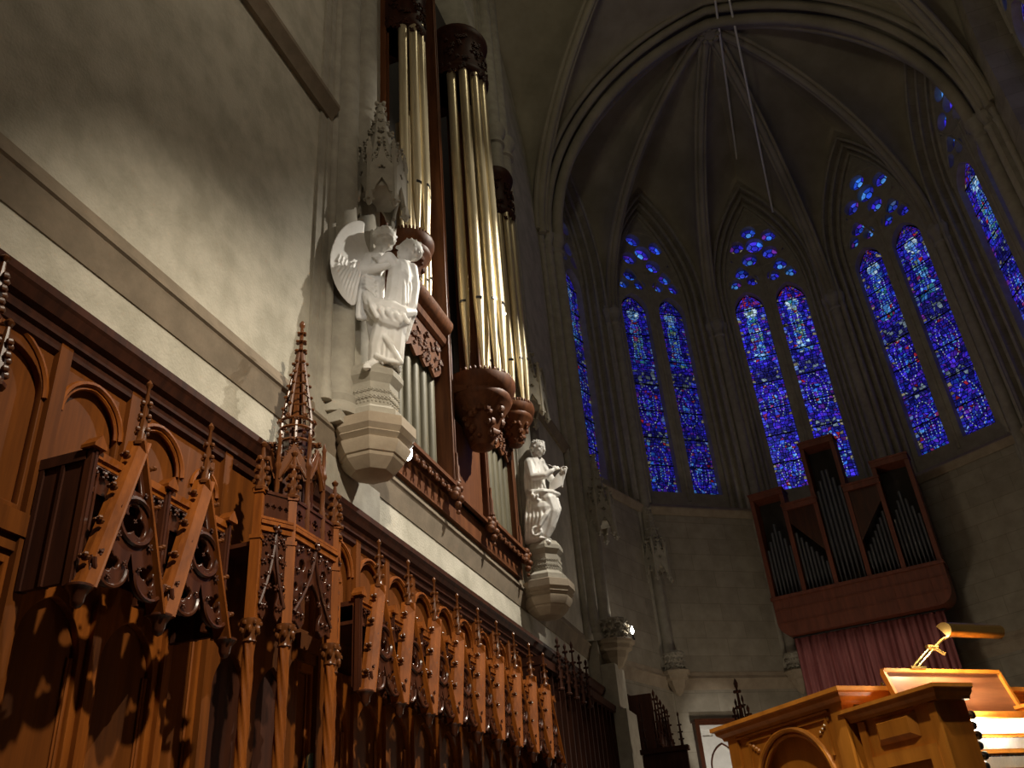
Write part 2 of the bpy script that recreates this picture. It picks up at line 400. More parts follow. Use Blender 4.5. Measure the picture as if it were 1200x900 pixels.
def lancet_cells(rng, xc, a, z0, zs, h, tone):
    """irregular panes filling a lancet: borders, standing figure with halo, bands and small scenes"""
    def hw(z): return a if z <= zs else a * max(0, 1 - ((z - zs) / h) ** 1.7)
    top = zs + h; rows = [z0]; polys = []; cols = []
    while rows[-1] < top - .06: rows.append(min(top, rows[-1] + rng.uniform(.055, .105)))
    L = top - z0
    H1 = z0 + L * .60; B1 = z0 + L * .52; H2 = z0 + L * .29; B2 = z0 + L * .24
    grid = []
    n = 10
    jit = [[(rng.uniform(-.045, .045) if 0 < i < n else 0, rng.uniform(-.03, .03)) for i in range(n + 1)] for _ in rows]
    us = [-1, -.82, -.62, -.40, -.19, 0, .19, .40, .62, .82, 1]
    for r, z in enumerate(rows):
        w = hw(z)
        grid.append([(xc + (us[i] * w + jit[r][i][0] * (w / a)), z + (jit[r][i][1] if 0 < r < len(rows) - 1 and i not in (0, n) else 0)) for i in range(n + 1)])
    for r in range(len(rows) - 1):
        for i in range(n):
            p = [grid[r][i], grid[r][i + 1], grid[r + 1][i + 1], grid[r + 1][i]]
            x = sum(q[0] for q in p) / 4; z = sum(q[1] for q in p) / 4; u = (x - xc) / a
            if abs(grid[r + 1][i + 1][0] - grid[r + 1][i][0]) < .02: p = p[:3]
            hz = top - h * .55 - .35; k = 'ground'
            if abs(u) > .74: k = 'border'
            elif z > H1:
                d = math.hypot((x - xc) / .19, (z - hz) / .19)
                fig = max(0, (hz - z)) / (hz - H1 - .2)
                if d < .45: k = 'green' if tone == 2 else 'pale'
                elif d < 1: k = 'pale'
                elif z > hz + .2: k = 'red' if rng.random() < .25 * tone else 'border' if rng.random() < .4 else 'ground'
                elif 0 < fig < 1 and abs(u) < .25 + .3 * fig: k = 'pale' if rng.random() < .10 * tone else 'red' if rng.random() < .15 else 'robe' if rng.random() < .75 else 'green'
            elif z > B1: k = 'band'
            elif z > H2:
                d = math.hypot(u / .62, (z - (H2 + B1) / 2 - .1) / .75)
                k = 'robe' if d < .55 and rng.random() < .5 else 'ground'
                if rng.random() < .08: k = 'red'
            elif z > B2: k = 'band'
            else:
                d = math.hypot(u / .6, (z - z0 - .75) / .75)
                k = 'red' if rng.random() < .07 else 'robe' if rng.random() < .25 else 'ground'
            c = glass_cols(rng, k); g = (.55, .8, 1.0)[tone] if True else 1
            polys.append(p); cols.append(tuple(v * g for v in c))
    def stroke(pts, wd, col, gap=.25):
        for (x0, z0_), (x1, z1_) in zip(pts, pts[1:]):
            L_ = math.hypot(x1 - x0, z1_ - z0_); m = max(1, int(L_ / .075)); nx, nz = -(z1_ - z0_) / L_ * wd, (x1 - x0) / L_ * wd
            for q in range(m):
                if rng.random() < .12: continue
                f0, f1 = (q + .06) / m, (q + 1 - gap) / m
                a_ = (x0 + (x1 - x0) * f0, z0_ + (z1_ - z0_) * f0); b_ = (x0 + (x1 - x0) * f1, z0_ + (z1_ - z0_) * f1)
                g_ = rng.uniform(.5, 1.1); polys.append([(a_[0] - nx, a_[1] - nz), (b_[0] - nx, b_[1] - nz), (b_[0] + nx, b_[1] + nz), (a_[0] + nx, a_[1] + nz)]); cols.append(tuple(min(1, c_ * g_) for c_ in col))
    nfront = len(polys); hz = top - h * .55 - .35; gg = (.55, .85, 1.0)[tone]
    pale = tuple(c_ * gg for c_ in (.30, .55, .85)); cold = tuple(c_ * gg for c_ in (.42, .55, .62))
    stroke([(xc + .19 * math.cos(t_ * PI / 7), hz + .19 * math.sin(t_ * PI / 7)) for t_ in range(15)], .022, cold)
    for s_ in (-1, 1):
        stroke([(xc + s_ * .05, hz - .22), (xc + s_ * a * .38, hz - .5), (xc + s_ * a * .30, hz - 1.2), (xc + s_ * a * .48, H1 + .3)], .02, pale)
        stroke([(xc + s_ * a * .12, hz - .5), (xc + s_ * a * .10, H1 + .35)], .016, pale)
    for (zc_, rz_) in (((H2 + B1) / 2 + .1, (B1 - H2) * .42), (z0 + (B2 - z0) * .5, (B2 - z0) * .42)):
        stroke([(xc + a * .62 * math.cos(t_ * PI / 10), zc_ + rz_ * math.sin(t_ * PI / 10)) for t_ in range(21)], .017, cold)
        for u_ in (-.28, 0, .3): stroke([(xc + a * u_, zc_ - rz_ * .55), (xc + a * (u_ + rng.uniform(-.1, .1)), zc_ + rz_ * rng.uniform(.1, .5))], .018, pale)
    return polys, cols, nfront
def disc_cells(rng, cx, cz, r, kind='ground', g=1):
    polys = []; cols = []
    polys.append(circle(cx, cz, r * .42, 6)); cols.append(glass_cols(rng, 'robe'))
    for k in range(6):
        t0 = 2 * PI * k / 6; t1 = t0 + 2 * PI / 6; tm = (t0 + t1) / 2
        f = lambda t, q: (cx + r * q * math.cos(t), cz + r * q * math.sin(t))
        polys.append([f(t0, .45), f(t0, .97), f(tm, .97), f(t1, .97), f(t1, .45)]); cols.append(tuple(v * g for v in glass_cols(rng, rng.choice([kind, 'border', 'robe']))))
    return polys, cols

def traceried_window(name, label, cx, cy, rz, seed, tone, lobes=5, rot=0):
    """stone tracery, leading and glass; local x along the wall, y outward, z up"""
    rng = random.Random(seed)
    root = bpy.data.objects.new(name, None); COL.objects.link(root); root.location = (cx, cy, 0); root.rotation_euler = (0, 0, rz)
    struct(root, label)
    WA, HH = 1.2, 3.5
    loops = [archloop(0, SILL + .15, WS, WA + .03, HH + .05, 14)]
    LA, LH, ZB = .43, .62, 10.74
    holes = []
    for s in (-1, 1): holes.append(archloop(s * .62, ZB, 16.7, LA, LH, 8))
    tf = [(-.58, 17.78), (.58, 17.78)]
    for c in tf:
        holes.append(circle(c[0], c[1] + .25, .23, 12)); holes.append(circle(c[0] - .27, c[1] - .11, .19, 12)); holes.append(circle(c[0] + .27, c[1] - .11, .19, 12))
    rc = (0, 18.95); rr = .56
    pet = [(rc[0] + rr * math.cos(PI / 2 + 2 * PI * k / lobes + rot), rc[1] + rr * math.sin(PI / 2 + 2 * PI * k / lobes + rot)) for k in range(lobes)]
    holes.append(circle(rc[0], rc[1], .275, 16))
    for c in pet: holes.append(circle(c[0], c[1], .24, 12))
    small = [(-.78, 18.55), (.78, 18.55), (0, 17.5)]
    for c in small: holes.append(circle(c[0], c[1], .05, 8))
    mb = MB(); mb.plate(loops + holes, .22, XZ(.62)); mb.build('tracery', M['stone'], root, smooth=30)
    mb = MB(); mb.tube([(0, .53, 10.5), (0, .53, 18.3)], .06, 8); 
    for s in (-1, 1):
        mb.tube([(s * .60 + x, .53, 16.75 + pointed(x, .56, 1.62)) for x in [-.56 + 1.12 * k / 16 for k in range(17)]], .035, 6)
    mb.tube([(rc[0] + .84 * math.cos(2 * PI * k / 28), .53, rc[1] + .84 * math.sin(2 * PI * k / 28)) for k in range(28)], .04, 6, closed=True)
    mb.tube([(x, .53, WS + pointed(x, 1.16, 3.46)) for x in [-1.16 + 2.32 * k / 32 for k in range(33)]], .06, 6)
    mb.build('mullion', M['stone'], root)
    mb = MB(); mb.poly(archloop(0, SILL + .2, WS, WA, HH, 10), .02, XZ(.78)); mb.build('lead_backing', M['lead'], root, smooth=0)
    for i, s in enumerate((-1, 1)):
        p, c, nf = lancet_cells(rng, s * .62, LA, ZB, 16.7, LH, tone); glass_mesh('lancet_glass', p, c, root, .70, nf)
        mb = MB()
        for q in range(1, 8): mb.bar((s * .62 - LA, .685, ZB + q * .86), (s * .62 + LA, .685, ZB + q * .86), .02, .03)
        mb.build('saddle_bar', M['iron'], root)
    p, c = [], []
    for q in tf:
        for d in ((0, .25, .23), (-.27, -.11, .19), (.27, -.11, .19)):
            a, b = disc_cells(rng, q[0] + d[0], q[1] + d[1], d[2], g=.8); p += a; c += b
    glass_mesh('trefoil_glass', p, c, root, .70)
    p, c = disc_cells(rng, rc[0], rc[1], .28)
    for q in pet:
        a, b = disc_cells(rng, q[0], q[1], .245); p += a; c += b
    for q in small: p.append(circle(q[0], q[1], .06, 8)); c.append((.03, .03, .35))
    glass_mesh('rose_glass', p, c, root, .70)
    return root
wallarch = lambda x, a: ZS + pointed(x, a, 21.3 - ZS)
vshaft = 15
for i, k in enumerate((2, 1, 0, -1, -2)):
    x, y, rz = bayM(k)
    out = [(-HB, 0), (HB, 0), (HB, ZS + .1)] + [(HB * math.cos(PI * q / 24), wallarch(HB * math.cos(PI * q / 24), HB) + .12) for q in range(1, 24)] + [(-HB, ZS + .1)]
    mb = MB()
    mb.plate([out, archloop(0, SILL + .05, WS, 1.45, 3.92, 14)], .24, XZ(.12))
    mb.plate([[(a * .985, b) for a, b in out], archloop(0, SILL + .05, WS, 1.32, 3.72, 14)], .22, XZ(.33))
    mb.plate([[(a * .97, b) for a, b in out], archloop(0, SILL + .05, WS, 1.2, 3.5, 14)], .4, XZ(.62))
    w = mb.build('wall_apse_%d' % (i + 1), M['ashlar'], smooth=30); w.location = (x, y, 0); w.rotation_euler = (0, 0, rz); struct(w)
    mb = MB()   # roll moulding round the window arch and sill slope
    for a, h, yy, r in ((1.47, 3.95, -.02, .05), (1.34, 3.75, .2, .05), (1.22, 3.53, .4, .045)):
        mb.tube([(-a, yy, SILL + .1)] + [(-a * math.cos(PI * q / 30), yy, WS + pointed(a * math.cos(PI * q / 30), a, h)) for q in range(31)] + [(a, yy, SILL + .1)], r, 6)
    w2 = mb.build('trim_%d' % (20 + i), M['stone']); w2.location = (x, y, 0); w2.rotation_euler = (0, 0, rz); struct(w2)
    lab = ['narrow slit of blue stained glass seen almost edge on, left of the apse', 'dim violet blue stained glass window, leftmost of the three facing ones',
           'central apse stained glass window above the dark chamber organ', 'bright blue stained glass window right of the central one', 'steeply angled blue stained glass window at the right edge of the apse'][i]
    traceried_window('window_%d' % (i + 1), lab, x, y, rz, 11 + i, (0, 0, 2, 1, 1)[i], lobes=(4, 4, 5, 4, 4)[i], rot=(PI / 4 + .5, .5, .15, .25, .3)[i])
traceried_window('window_6', 'sliver of blue stained glass at the top right corner', XR + .1, 14.75, -PI / 2, 31, 1, 4)

cn = [corner(q) for q in (2.5, 1.5, .5, -.5, -1.5, -2.5)]
inn = lambda p, d: (CX + (p[0] - CX) * (1 - d / RA), CY + (p[1] - CY) * (1 - d / RA))
course('trim_15', [inn(c, -.02) for c in cn], STR - .33, m='string')
course('trim_16', [inn(c, -.02) for c in cn], SILL - .2, [(0, 0), (.06, -.01), (.09, .06), (.14, .14), (.14, .18), (0, .30)], 'string')
for q in range(1, 5):
    c = inn(cn[q], .10); tx, ty = (cn[q][1] - CY) / RA, -(cn[q][0] - CX) / RA
    c2 = inn(cn[q], .02)
    shafts('trim_%d' % (29 + q), [(c[0], c[1], .13), (c2[0] + tx * .2, c2[1] + ty * .2, .08), (c2[0] - tx * .2, c2[1] - ty * .2, .08)], STR + .2, ZS + .2, capital=ZS)

# ------------------------------------------------------------------ vaults
def web(boss, W, n=16):
    """vault surface from the boss down to the curve W"""
    vs = []; fs = []; m = len(W)
    for j in range(n + 1):
        t = PI / 2 * j / n; a = math.sin(t) ; b = math.cos(t)
        for w in W:
            vs.append((boss[0] + (w[0] - boss[0]) * a, boss[1] + (w[1] - boss[1]) * a, w[2] + (boss[2] - w[2]) * (.18 * (1 - a) + .82 * b)))
    for j in range(n):
        for i in range(m - 1): fs.append((j * m + i, j * m + i + 1, (j + 1) * m + i + 1, (j + 1) * m + i))
    return vs, fs
def ribpath(boss, w, n=20, dz=0):
    r = []
    for j in range(n + 1):
        t = PI / 2 * j / n; a = math.sin(t); b = math.cos(t)
        r.append(V((boss[0] + (w[0] - boss[0]) * a, boss[1] + (w[1] - boss[1]) * a, w[2] + (boss[2] - w[2]) * (.18 * (1 - a) + .82 * b) - dz)))
    return r
def rib(name, path, r=.1, m='vault'):
    mb = MB(); mb.tube([p + V((0, 0, -.10)) for p in path], r, 10)
    side = (path[-1] - path[0]); side = V((side.y, -side.x, 0)).normalized() * (r * 1.3)
    mb.tube([p + side for p in path], r * .75, 8); mb.tube([p - side for p in path], r * .75, 8)
    return struct(mb.build(name, M[m]))
boss = V((CX, CY - .25, ZT))
mb = MB(); NW = 12
for k in range(5):
    a, b = cn[k], cn[k + 1]; W = []
    for j in range(NW + 1):
        u = -1 + 2 * j / NW
        W.append((a[0] + (b[0] - a[0]) * j / NW, a[1] + (b[1] - a[1]) * j / NW, wallarch(u * HB, HB)))
    mb.add(*web(boss, W))
fa = [(XL, 17.5), (XR, 17.5)]   # cell towards the choir arch
c0, c5 = cn[0], cn[5]
struct(mb.build('ceiling_apse', M['vault'], smooth=60))
for q in range(6):
    p = inn(cn[q], .12); rib('trim_%d' % (40 + q), ribpath(boss, (p[0], p[1], ZS)), .095)
mb = MB(); mb.lathe([(.05, ZT - .42), (.3, ZT - .38), (.36, ZT - .25), (.3, ZT - .12), (.25, ZT)], (boss.x, boss.y, 0), 16)
for k in range(8): mb.ball((boss.x + .22 * math.cos(k * PI / 4), boss.y + .22 * math.sin(k * PI / 4), ZT - .38), .09, 6, 4)
put(mb.build('vault_boss', M['vault']), 'carved stone boss where the apse vault ribs meet', 'boss')
# transverse arch between choir and apse
HWc = (XR - XL) / 2
def arch_path(y, a, h, x0=CX, n=40, z=ZS): return [V((x0 - a * math.cos(PI * q / n), y, z + pointed(a * math.cos(PI * q / n), a, h))) for q in range(n + 1)]
mb = MB()
for (a, h, y, r) in ((HWc - .38, ZT - ZS - .32, 17.3, .15), (HWc - .2, ZT - ZS - .12, 17.02, .11), (HWc - .2, ZT - ZS - .12, 17.6, .11), (HWc - .06, ZT - ZS, 16.82, .08)):
    mb.tube(arch_path(y, a, h), r, 10)
struct(mb.build('trim_46', M['vault']))
# fill above the arch, back to the apse vault
mb = MB(); p1 = arch_path(16.8, HWc + .02, ZT - ZS + .02); p2 = arch_path(17.95, HWc + .02, ZT - ZS + .02); n = len(p1)
mb.add(list(p1) + list(p2), [(i, i + 1, n + i + 1, n + i) for i in range(n - 1)])
struct(mb.build('ceiling_arch_soffit', M['vault'], smooth=60))
# choir vault: one quadripartite bay and the next behind the viewer
def quad_vault(name, y0, y1, ids):
    cy = (y0 + y1) / 2; bs = V((CX, cy, ZT)); mb = MB(); b = (y1 - y0) / 2
    N = 14; per = []
    for (p, q, a) in (((XL, y0), (XL, y1), b), ((XL, y1), (XR, y1), HWc), ((XR, y1), (XR, y0), b), ((XR, y0), (XL, y0), HWc)):
        W = []
        for j in range(N + 1):
            u = -1 + 2 * j / N; s = math.copysign(1 - (1 - abs(u)) ** 1.6, u); s = max(-1, min(1, s)); f = (s + 1) / 2
            W.append((p[0] + (q[0] - p[0]) * f, p[1] + (q[1] - p[1]) * f, ZS + pointed(s * a, a, ZT - ZS - .05)))
        mb.add(*web(bs, W))
    struct(mb.build(name, M['vault'], smooth=60))
    for q, (x, y) in enumerate(((XL + .12, y0 + .12), (XL + .12, y1 - .12), (XR - .12, y0 + .12), (XR - .12, y1 - .12))):
        rib('trim_%d' % (ids + q), ribpath(bs, (x, y, ZS)), .1)
quad_vault('ceiling_choir', YV, 16.85, 50)
quad_vault('ceiling_choir_rear', YV - 9.6, YV, 54)
mb = MB(); mb.tube(arch_path(YV, HWc - .1, ZT - ZS - .05), .16, 10); mb.tube(arch_path(YV - .22, HWc - .03, ZT - ZS), .09, 8); mb.tube(arch_path(YV + .22, HWc - .03, ZT - ZS), .09, 8)
struct(mb.build('trim_58', M['vault']))
# ------------------------------------------------------------------ choir stalls on the left wall: local x out of the wall, y along it
SW = .63; SH = SW / 2
YZ = lambda x: frame((x, 0, 0), (0, 1, 0), (0, 0, 1))
def crocket(mb, p, r, d=(0, 0, 1)):
    p = V(p); d = V(d).normalized()
    mb.ball(p, r * .8, 6, 4); q = d.orthogonal().normalized(); w = d.cross(q)
    for k in range(4):
        a = k * PI / 2 + .4; mb.ball(p + (q * math.cos(a) + w * math.sin(a)) * r * .9 + d * r * .2, r * .5, 5, 3)
def finial_mb(mb, c, h, r, tiers=3):
    """crocketed spirelet standing on c"""
    x, y, z = c
    mb.lathe([(r * 1.5, z), (r * 1.55, z + .02), (r, z + .04), (r * .85, z + h * .3), (r * .32, z + h * .86), (r * .6, z + h * .89), (r * .75, z + h * .93), (r * .4, z + h * .97), (.002, z + h)], (x, y, 0), 8)
    for t in range(tiers):
        f = .22 + .2 * t; rr = r * (1.25 - .75 * f)
        for k in range(4):
            a = k * PI / 2 + PI / 4 * 0; mb.ball((x + rr * 1.25 * math.cos(a), y + rr * 1.25 * math.sin(a), z + h * f), (r * .58,) * 3, 6, 4)
def stall(name, label, group, loc):
    t = thing(name, label, 'choir stall', loc, group=group)
    B = lambda: MB()
    # lower back: board, framed arch, inner moulding
    mb = B(); mb.box(.02, .045, -SH, SH, .0, 4.76); mb.build('back_board', M['wood2'], t, smooth=0)
    mb = B(); mb.plate([rect(-SH, SH, 1.2, 3.45), archloop(0, 1.3, 2.98, .235, .3, 8)], .05, YZ(.07), .006)
    mb.build('panel_frame', M['wood'], t, smooth=35)
    mb = B()
    for s in (-1, 1):
        for dy, r in ((.222, .012), (.196, .008)): mb.tube([(.055, s * dy, 1.3), (.055, s * dy, 2.98)], r, 6)
        mb.box(.08, .13, s * SH - .035 if s > 0 else s * SH, s * SH if s > 0 else s * SH + .035, 1.2, 3.3)
    mb.build('panel_moulding', M['wood'], t)
    # upper arched panel under the cornice
    mb = B(); mb.plate([rect(-SH, SH, 3.9, 4.74), archloop(0, 3.97, 4.36, .25, .25, 8)], .05, YZ(.07), .006); mb.build('arch_panel', M['wood2'], t, smooth=35)
    mb = B()
    for rr, xx, th in ((.262, .10, .02), (.232, .085, .014)): mb.tube([(xx, rr * math.cos(PI * q / 16), 4.36 + pointed(rr * math.cos(PI * q / 16), rr, rr + .015)) for q in range(17)], th, 6)
    mb.build('arch_moulding', M['wood'], t)
    mb = B(); mb.box(.09, .135, -SH - .045, -SH + .045, 3.9, 4.76); mb.build('stile', M['wood2'], t, smooth=0)
    # canopy
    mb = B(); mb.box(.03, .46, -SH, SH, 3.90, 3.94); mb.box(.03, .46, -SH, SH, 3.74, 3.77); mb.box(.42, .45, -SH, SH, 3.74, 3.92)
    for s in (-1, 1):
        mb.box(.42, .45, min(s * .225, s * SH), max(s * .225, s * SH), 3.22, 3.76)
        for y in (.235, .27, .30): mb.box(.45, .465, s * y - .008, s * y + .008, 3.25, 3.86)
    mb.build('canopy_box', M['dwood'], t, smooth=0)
    mb = B(); mb.box(.40, .50, -SH, SH, 3.92, 3.965); mb.box(.42, .485, -SH, SH, 3.89, 3.92); mb.build('canopy_cornice', M['wood'], t, smooth=0)
    mb = B(); mb.tube([(.475, -SH, 3.885), (.475, SH, 3.885)], .008, 5)
    for q in range(8): crocket(mb, (.475, -SH + SW * (q + .5) / 8, 3.86), .022, (1, 0, -.4))
    mb.build('canopy_cresting', M['dwood'], t)
    # gable: pendants at x=.56 z=3.17, apex x=.51 z=4.14
    P0 = V((.56, 0, 3.17)); PA = V((.51, 0, 4.14)); ax = (PA - P0).normalized(); H = (PA - P0).length
    F = frame(P0, (0, 1, 0), ax)     # a along y, b up the slope, c outwards
    def lobe(s):
        pts = []
        for q in range(11):
            a = PI * (1.12 + 1.0 * q / 10) if s < 0 else PI * (.88 + 1.0 * q / 10)
            pts.append((s * .155 + .118 * math.cos(a), .165 + .118 * math.sin(a)))
        return pts
    outline = [(-.285, .05)] + [(-.155 + .12 * math.cos(PI * (1.05 + .85 * q / 10)), .16 + .12 * math.sin(PI * (1.05 + .85 * q / 10))) for q in range(11)] + [(0, .27)] + \
              [(.155 + .12 * math.cos(PI * (1.1 + .85 * q / 10)), .16 + .12 * math.sin(PI * (1.1 + .85 * q / 10))) for q in range(11)] + [(.285, .05), (.02, .93), (-.02, .93)]
    holes = [foil(0, .46, .118, 3, 8), foil(-.150, .185, .078, 3, 6, ph=PI / 2 + .5), foil(.150, .185, .078, 3, 6, ph=PI / 2 - .5),
             [(-.048, .640), (.048, .640), (.006, .80), (-.006, .80)]]
    mb = B(); mb.plate([outline] + holes, .035, F, .008)
    fm = lambda a, b, c: F @ V((a, b, c))
    mb.tube([fm(.135 * math.cos(2 * PI * q / 24), .46 + .135 * math.sin(2 * PI * q / 24), .028) for q in range(24)], .017, 6, closed=True)
    for s in (-1, 1):
        mb.tube([fm(s * .155 + .122 * math.cos(PI * (1.0 + q / 12)), .16 + .122 * math.sin(PI * (1.0 + q / 12)), .026) for q in range(13)] + [fm(s * (.155 + (.122 if False else -.09)), .2, .026)] if False else
                [fm(s * (.155 - .122 * math.cos(PI * q / 12)) if True else 0, .16 - .122 * math.sin(PI * q / 12), .026) for q in range(13)], .013, 6)
        crocket(mb, fm(s * .235, .20, .03), .017, (1, 0, 0)); crocket(mb, fm(s * .17, .085, .03), .015, (1, 0, 0)); crocket(mb, fm(s * .13, .34, .03), .018, (1, 0, 0)); crocket(mb, fm(s * .065, .64, .03), .016, (1, 0, 0)); crocket(mb, fm(s * .06, .19, .03), .014, (1, 0, 0))
    crocket(mb, fm(0, .46, .02), .012, (1, 0, 0)); crocket(mb, fm(0, .83, .03), .017, (1, 0, 0)); crocket(mb, fm(0, .33, .03), .015, (1, 0, 0))
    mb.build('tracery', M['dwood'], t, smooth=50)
    ck = None
    for s in (-1, 1):
        mb = B(); p = fm(s * .305, .0, .0); q = fm(s * .008, .975, .0)
        nn = V((0, s * .955, .3)); cc = V((1, 0, 0))      # splayed section: ridge at the inner front edge, falling back to the outer edge
        sec = [(-.042, -.06), (-.042, .056), (-.034, .062), (-.025, .056), (.008, .014), (.024, -.02), (.028, -.06)]
        vs = [c + nn * a_ + cc * b_ for c in (p, q) for a_, b_ in sec]; ns = len(sec)
        mb.add(vs, [tuple(range(ns)), tuple(range(ns, 2 * ns))] + [(i, (i + 1) % ns, (i + 1) % ns + ns, i + ns) for i in range(ns)])
        rk = mb.build('rake', M['wood'], t, smooth=0)
        for k in range(4):
            f = .14 + .235 * k; c = p.lerp(q, f) + V((.0, s * .035, .014))
            mb = MB(); mb.ball(c + V((.0, s * .012, 0)), (.03, .017, .015), 6, 4); mb.ball(c + V((.012, s * .032, .012)), (.022, .018, .016), 6, 4); mb.ball(c + V((-.018, s * .03, .01)), (.018, .016, .014), 6, 4)
            mb.build('crocket', M['cwood'], rk)
    mb = B(); finial_mb(mb, (.51, 0, 4.12), .46, .030); mb.build('finial', M['cwood'], t)
    def post(y):
        mb = B(); mb.lathe([(.004, 3.05), (.022, 3.06), (.034, 3.085), (.040, 3.12), (.060, 3.15), (.070, 3.158), (.070, 3.17), (.045, 3.18)], (.55, y, 0), 14); mb.build('pendant', M['dwood'], t)
        mb = B(); mb.box(.455, .50, y - .024, y + .024, 3.18, 3.97); mb.box(.44, .51, y - .008, y + .008, 3.18, 3.95); mb.build('post', M['dwood'], t, smooth=0)
        mb = B(); mb.add([(.43, y - .048, 3.965), (.43, y + .048, 3.965), (.53, y + .048, 3.965), (.53, y - .048, 3.965), (.43, y - .048, 3.985), (.43, y + .048, 3.985), (.53, y + .048, 3.985), (.53, y - .048, 3.985), (.43, y, 4.045), (.53, y, 4.045)],
               [(3, 2, 1, 0), (0, 1, 5, 8, 4), (2, 3, 7, 9, 6), (1, 2, 6, 5), (3, 0, 4, 7), (5, 6, 9, 8), (7, 4, 8, 9)]); mb.build('post_cap', M['wood'], t, smooth=0)
    post(-SH)
    return t, post
G1 = 'canopied choir stalls before the spired canopy'; G2 = 'canopied choir stalls beyond the spired canopy'
Y1 = [3.50 + SH, 3.50 + SW + SH]
s0, post = stall('canopied_stall', 'nearest canopied oak stall, its steep traceried gable leftmost in the photo', G1, (XL, Y1[0], 0))
def end_cheek(t, y):
    mb = MB(); mb.box(.03, .45, y - .015, y + .015, 3.2, 3.94); mb.box(.03, .46, y - .03, y + .03, 3.9, 3.965); mb.box(.15, .18, y - .028, y + .028, 3.2, 3.9); mb.box(.3, .32, y - .028, y + .028, 3.2, 3.9)
    mb.build('end_cheek', M['ddwood'], t, smooth=0)
s1 = dup(s0, (XL, Y1[1], 0), 'second oak stall canopy from the left, directly before the tall spired canopy')
n0 = set(bpy.data.objects)
end_cheek(s0, -SH)
# the end of the first group: closing pendant and post on the second stall
def close_end(src):
    new = []
    for o in list(bpy.data.objects):
        if o.parent == s0 and o.name.split('.')[0] in ('pendant', 'post', 'post_cap'):
            c = o.copy(); COL.objects.link(c); c.parent = src; c.location = (0, SW, 0)
    c = [o for o in bpy.data.objects if o.parent == s0 and o.name.startswith('end_cheek')][0].copy(); COL.objects.link(c); c.parent = src; c.location = (0, SW, 0)
close_end(s1)
Y2 = [6.98 + SW * k for k in range(9)]
words = ['first', 'second', 'third', 'fourth', 'fifth', 'sixth', 'seventh', 'eighth', 'ninth']
last = None
for k, y in enumerate(Y2):
    last = dup(s1, (XL, y, 0), 'carved oak stall canopy, %s to the right of the tall spired canopy' % words[k]); last['group'] = G2
    if k < 8:
        for o in list(bpy.data.objects):
            if o.parent == last and o.location.y > .3: bpy.data.objects.remove(o)
# plain flanking panels beside the spired canopies
def flank(name, label, y0, y1, mid=True):
    yc = (y0 + y1) / 2; h = (y1 - y0) / 2; t = thing(name, label, 'panel', (XL, yc, 0), group='narrow oak panels beside the canopies')
    mb = MB(); mb.box(.02, .045, -h, h, 0, 4.76); mb.build('board', M['wood2'], t, smooth=0)
    mb = MB(); a = h - .07; mb.plate([rect(-h, h, 3.62, 4.76), archloop(0, 3.68, 4.36, a, min(.25, a * 1.3), 8)], .05, YZ(.07), .006); mb.build('upper_frame', M['wood2'], t, smooth=35)
    mb = MB(); mb.tube([(.10, (a + .012) * math.cos(PI * q / 16), 4.36 + pointed(math.cos(PI * q / 16), 1, 1.25) * a) for q in range(17)], .02, 6); mb.build('arch_moulding', M['wood'], t)
    mb = MB(); mb.box(.03, .15, -h, h, 3.50, 3.63); mb.box(.03, .12, -h, h, 3.42, 3.50); mb.build('ledge', M['wood2'], t, smooth=0)
    mb = MB(); mb.plate([rect(-h, h, 1.2, 3.45), rect(-h + .07, h - .07, 1.3, 3.36)], .05, YZ(.07), .006)
    for s in (-1, 1): mb.tube([(.055, s * (h - .085), 1.3), (.055, s * (h - .085), 3.36)], .01, 6)
    mb.build('lower_frame', M['wood'], t, smooth=35)
    mb = MB(); mb.box(.09, .14, h - .05, h + .045, 1.2, 4.76); mb.build('stile', M['wood2'], t, smooth=0)
    return t
fl = flank('wainscot_bay', 'plain oak panel with rounded arch at the left edge, before the first stall canopy', 2.80, 3.495)
mb = MB(); mb.box(.14, .45, -.33, -.29, 3.55, 3.62); mb.box(.40, .45, -.335, -.285, 3.5, 4.05); finial_mb(mb, (.425, -.31, 4.04), .42, .038, 3); mb.build('pinnacle', M['cwood'], fl)
flank('wainscot_bay', 'narrow oak panel between the second stall canopy and the spired canopy', 4.765, 5.175)
flank('wainscot_bay', 'narrow oak panel just right of the spired canopy', 6.305, 6.66)
# cornice over all stalls
mb = MB(off=(XL, 8, 0)); CP = [(0, 4.60), (.13, 4.69), (.135, 4.75), (.16, 4.76), (.165, 4.82), (.20, 4.84), (.23, 4.90), (.245, 4.92), (.245, 4.975), (.0, 5.0)]
mb.sweep([(a, b) for a, b in CP], [(XL, -1.5, 0), (XL, 17.0, 0)])
c = mb.build('stall_cornice', M['ddwood'], smooth=0); c.location = (XL, 8, 0)
put(c, 'long dark moulded cornice running along the top of all the stalls', 'cornice')
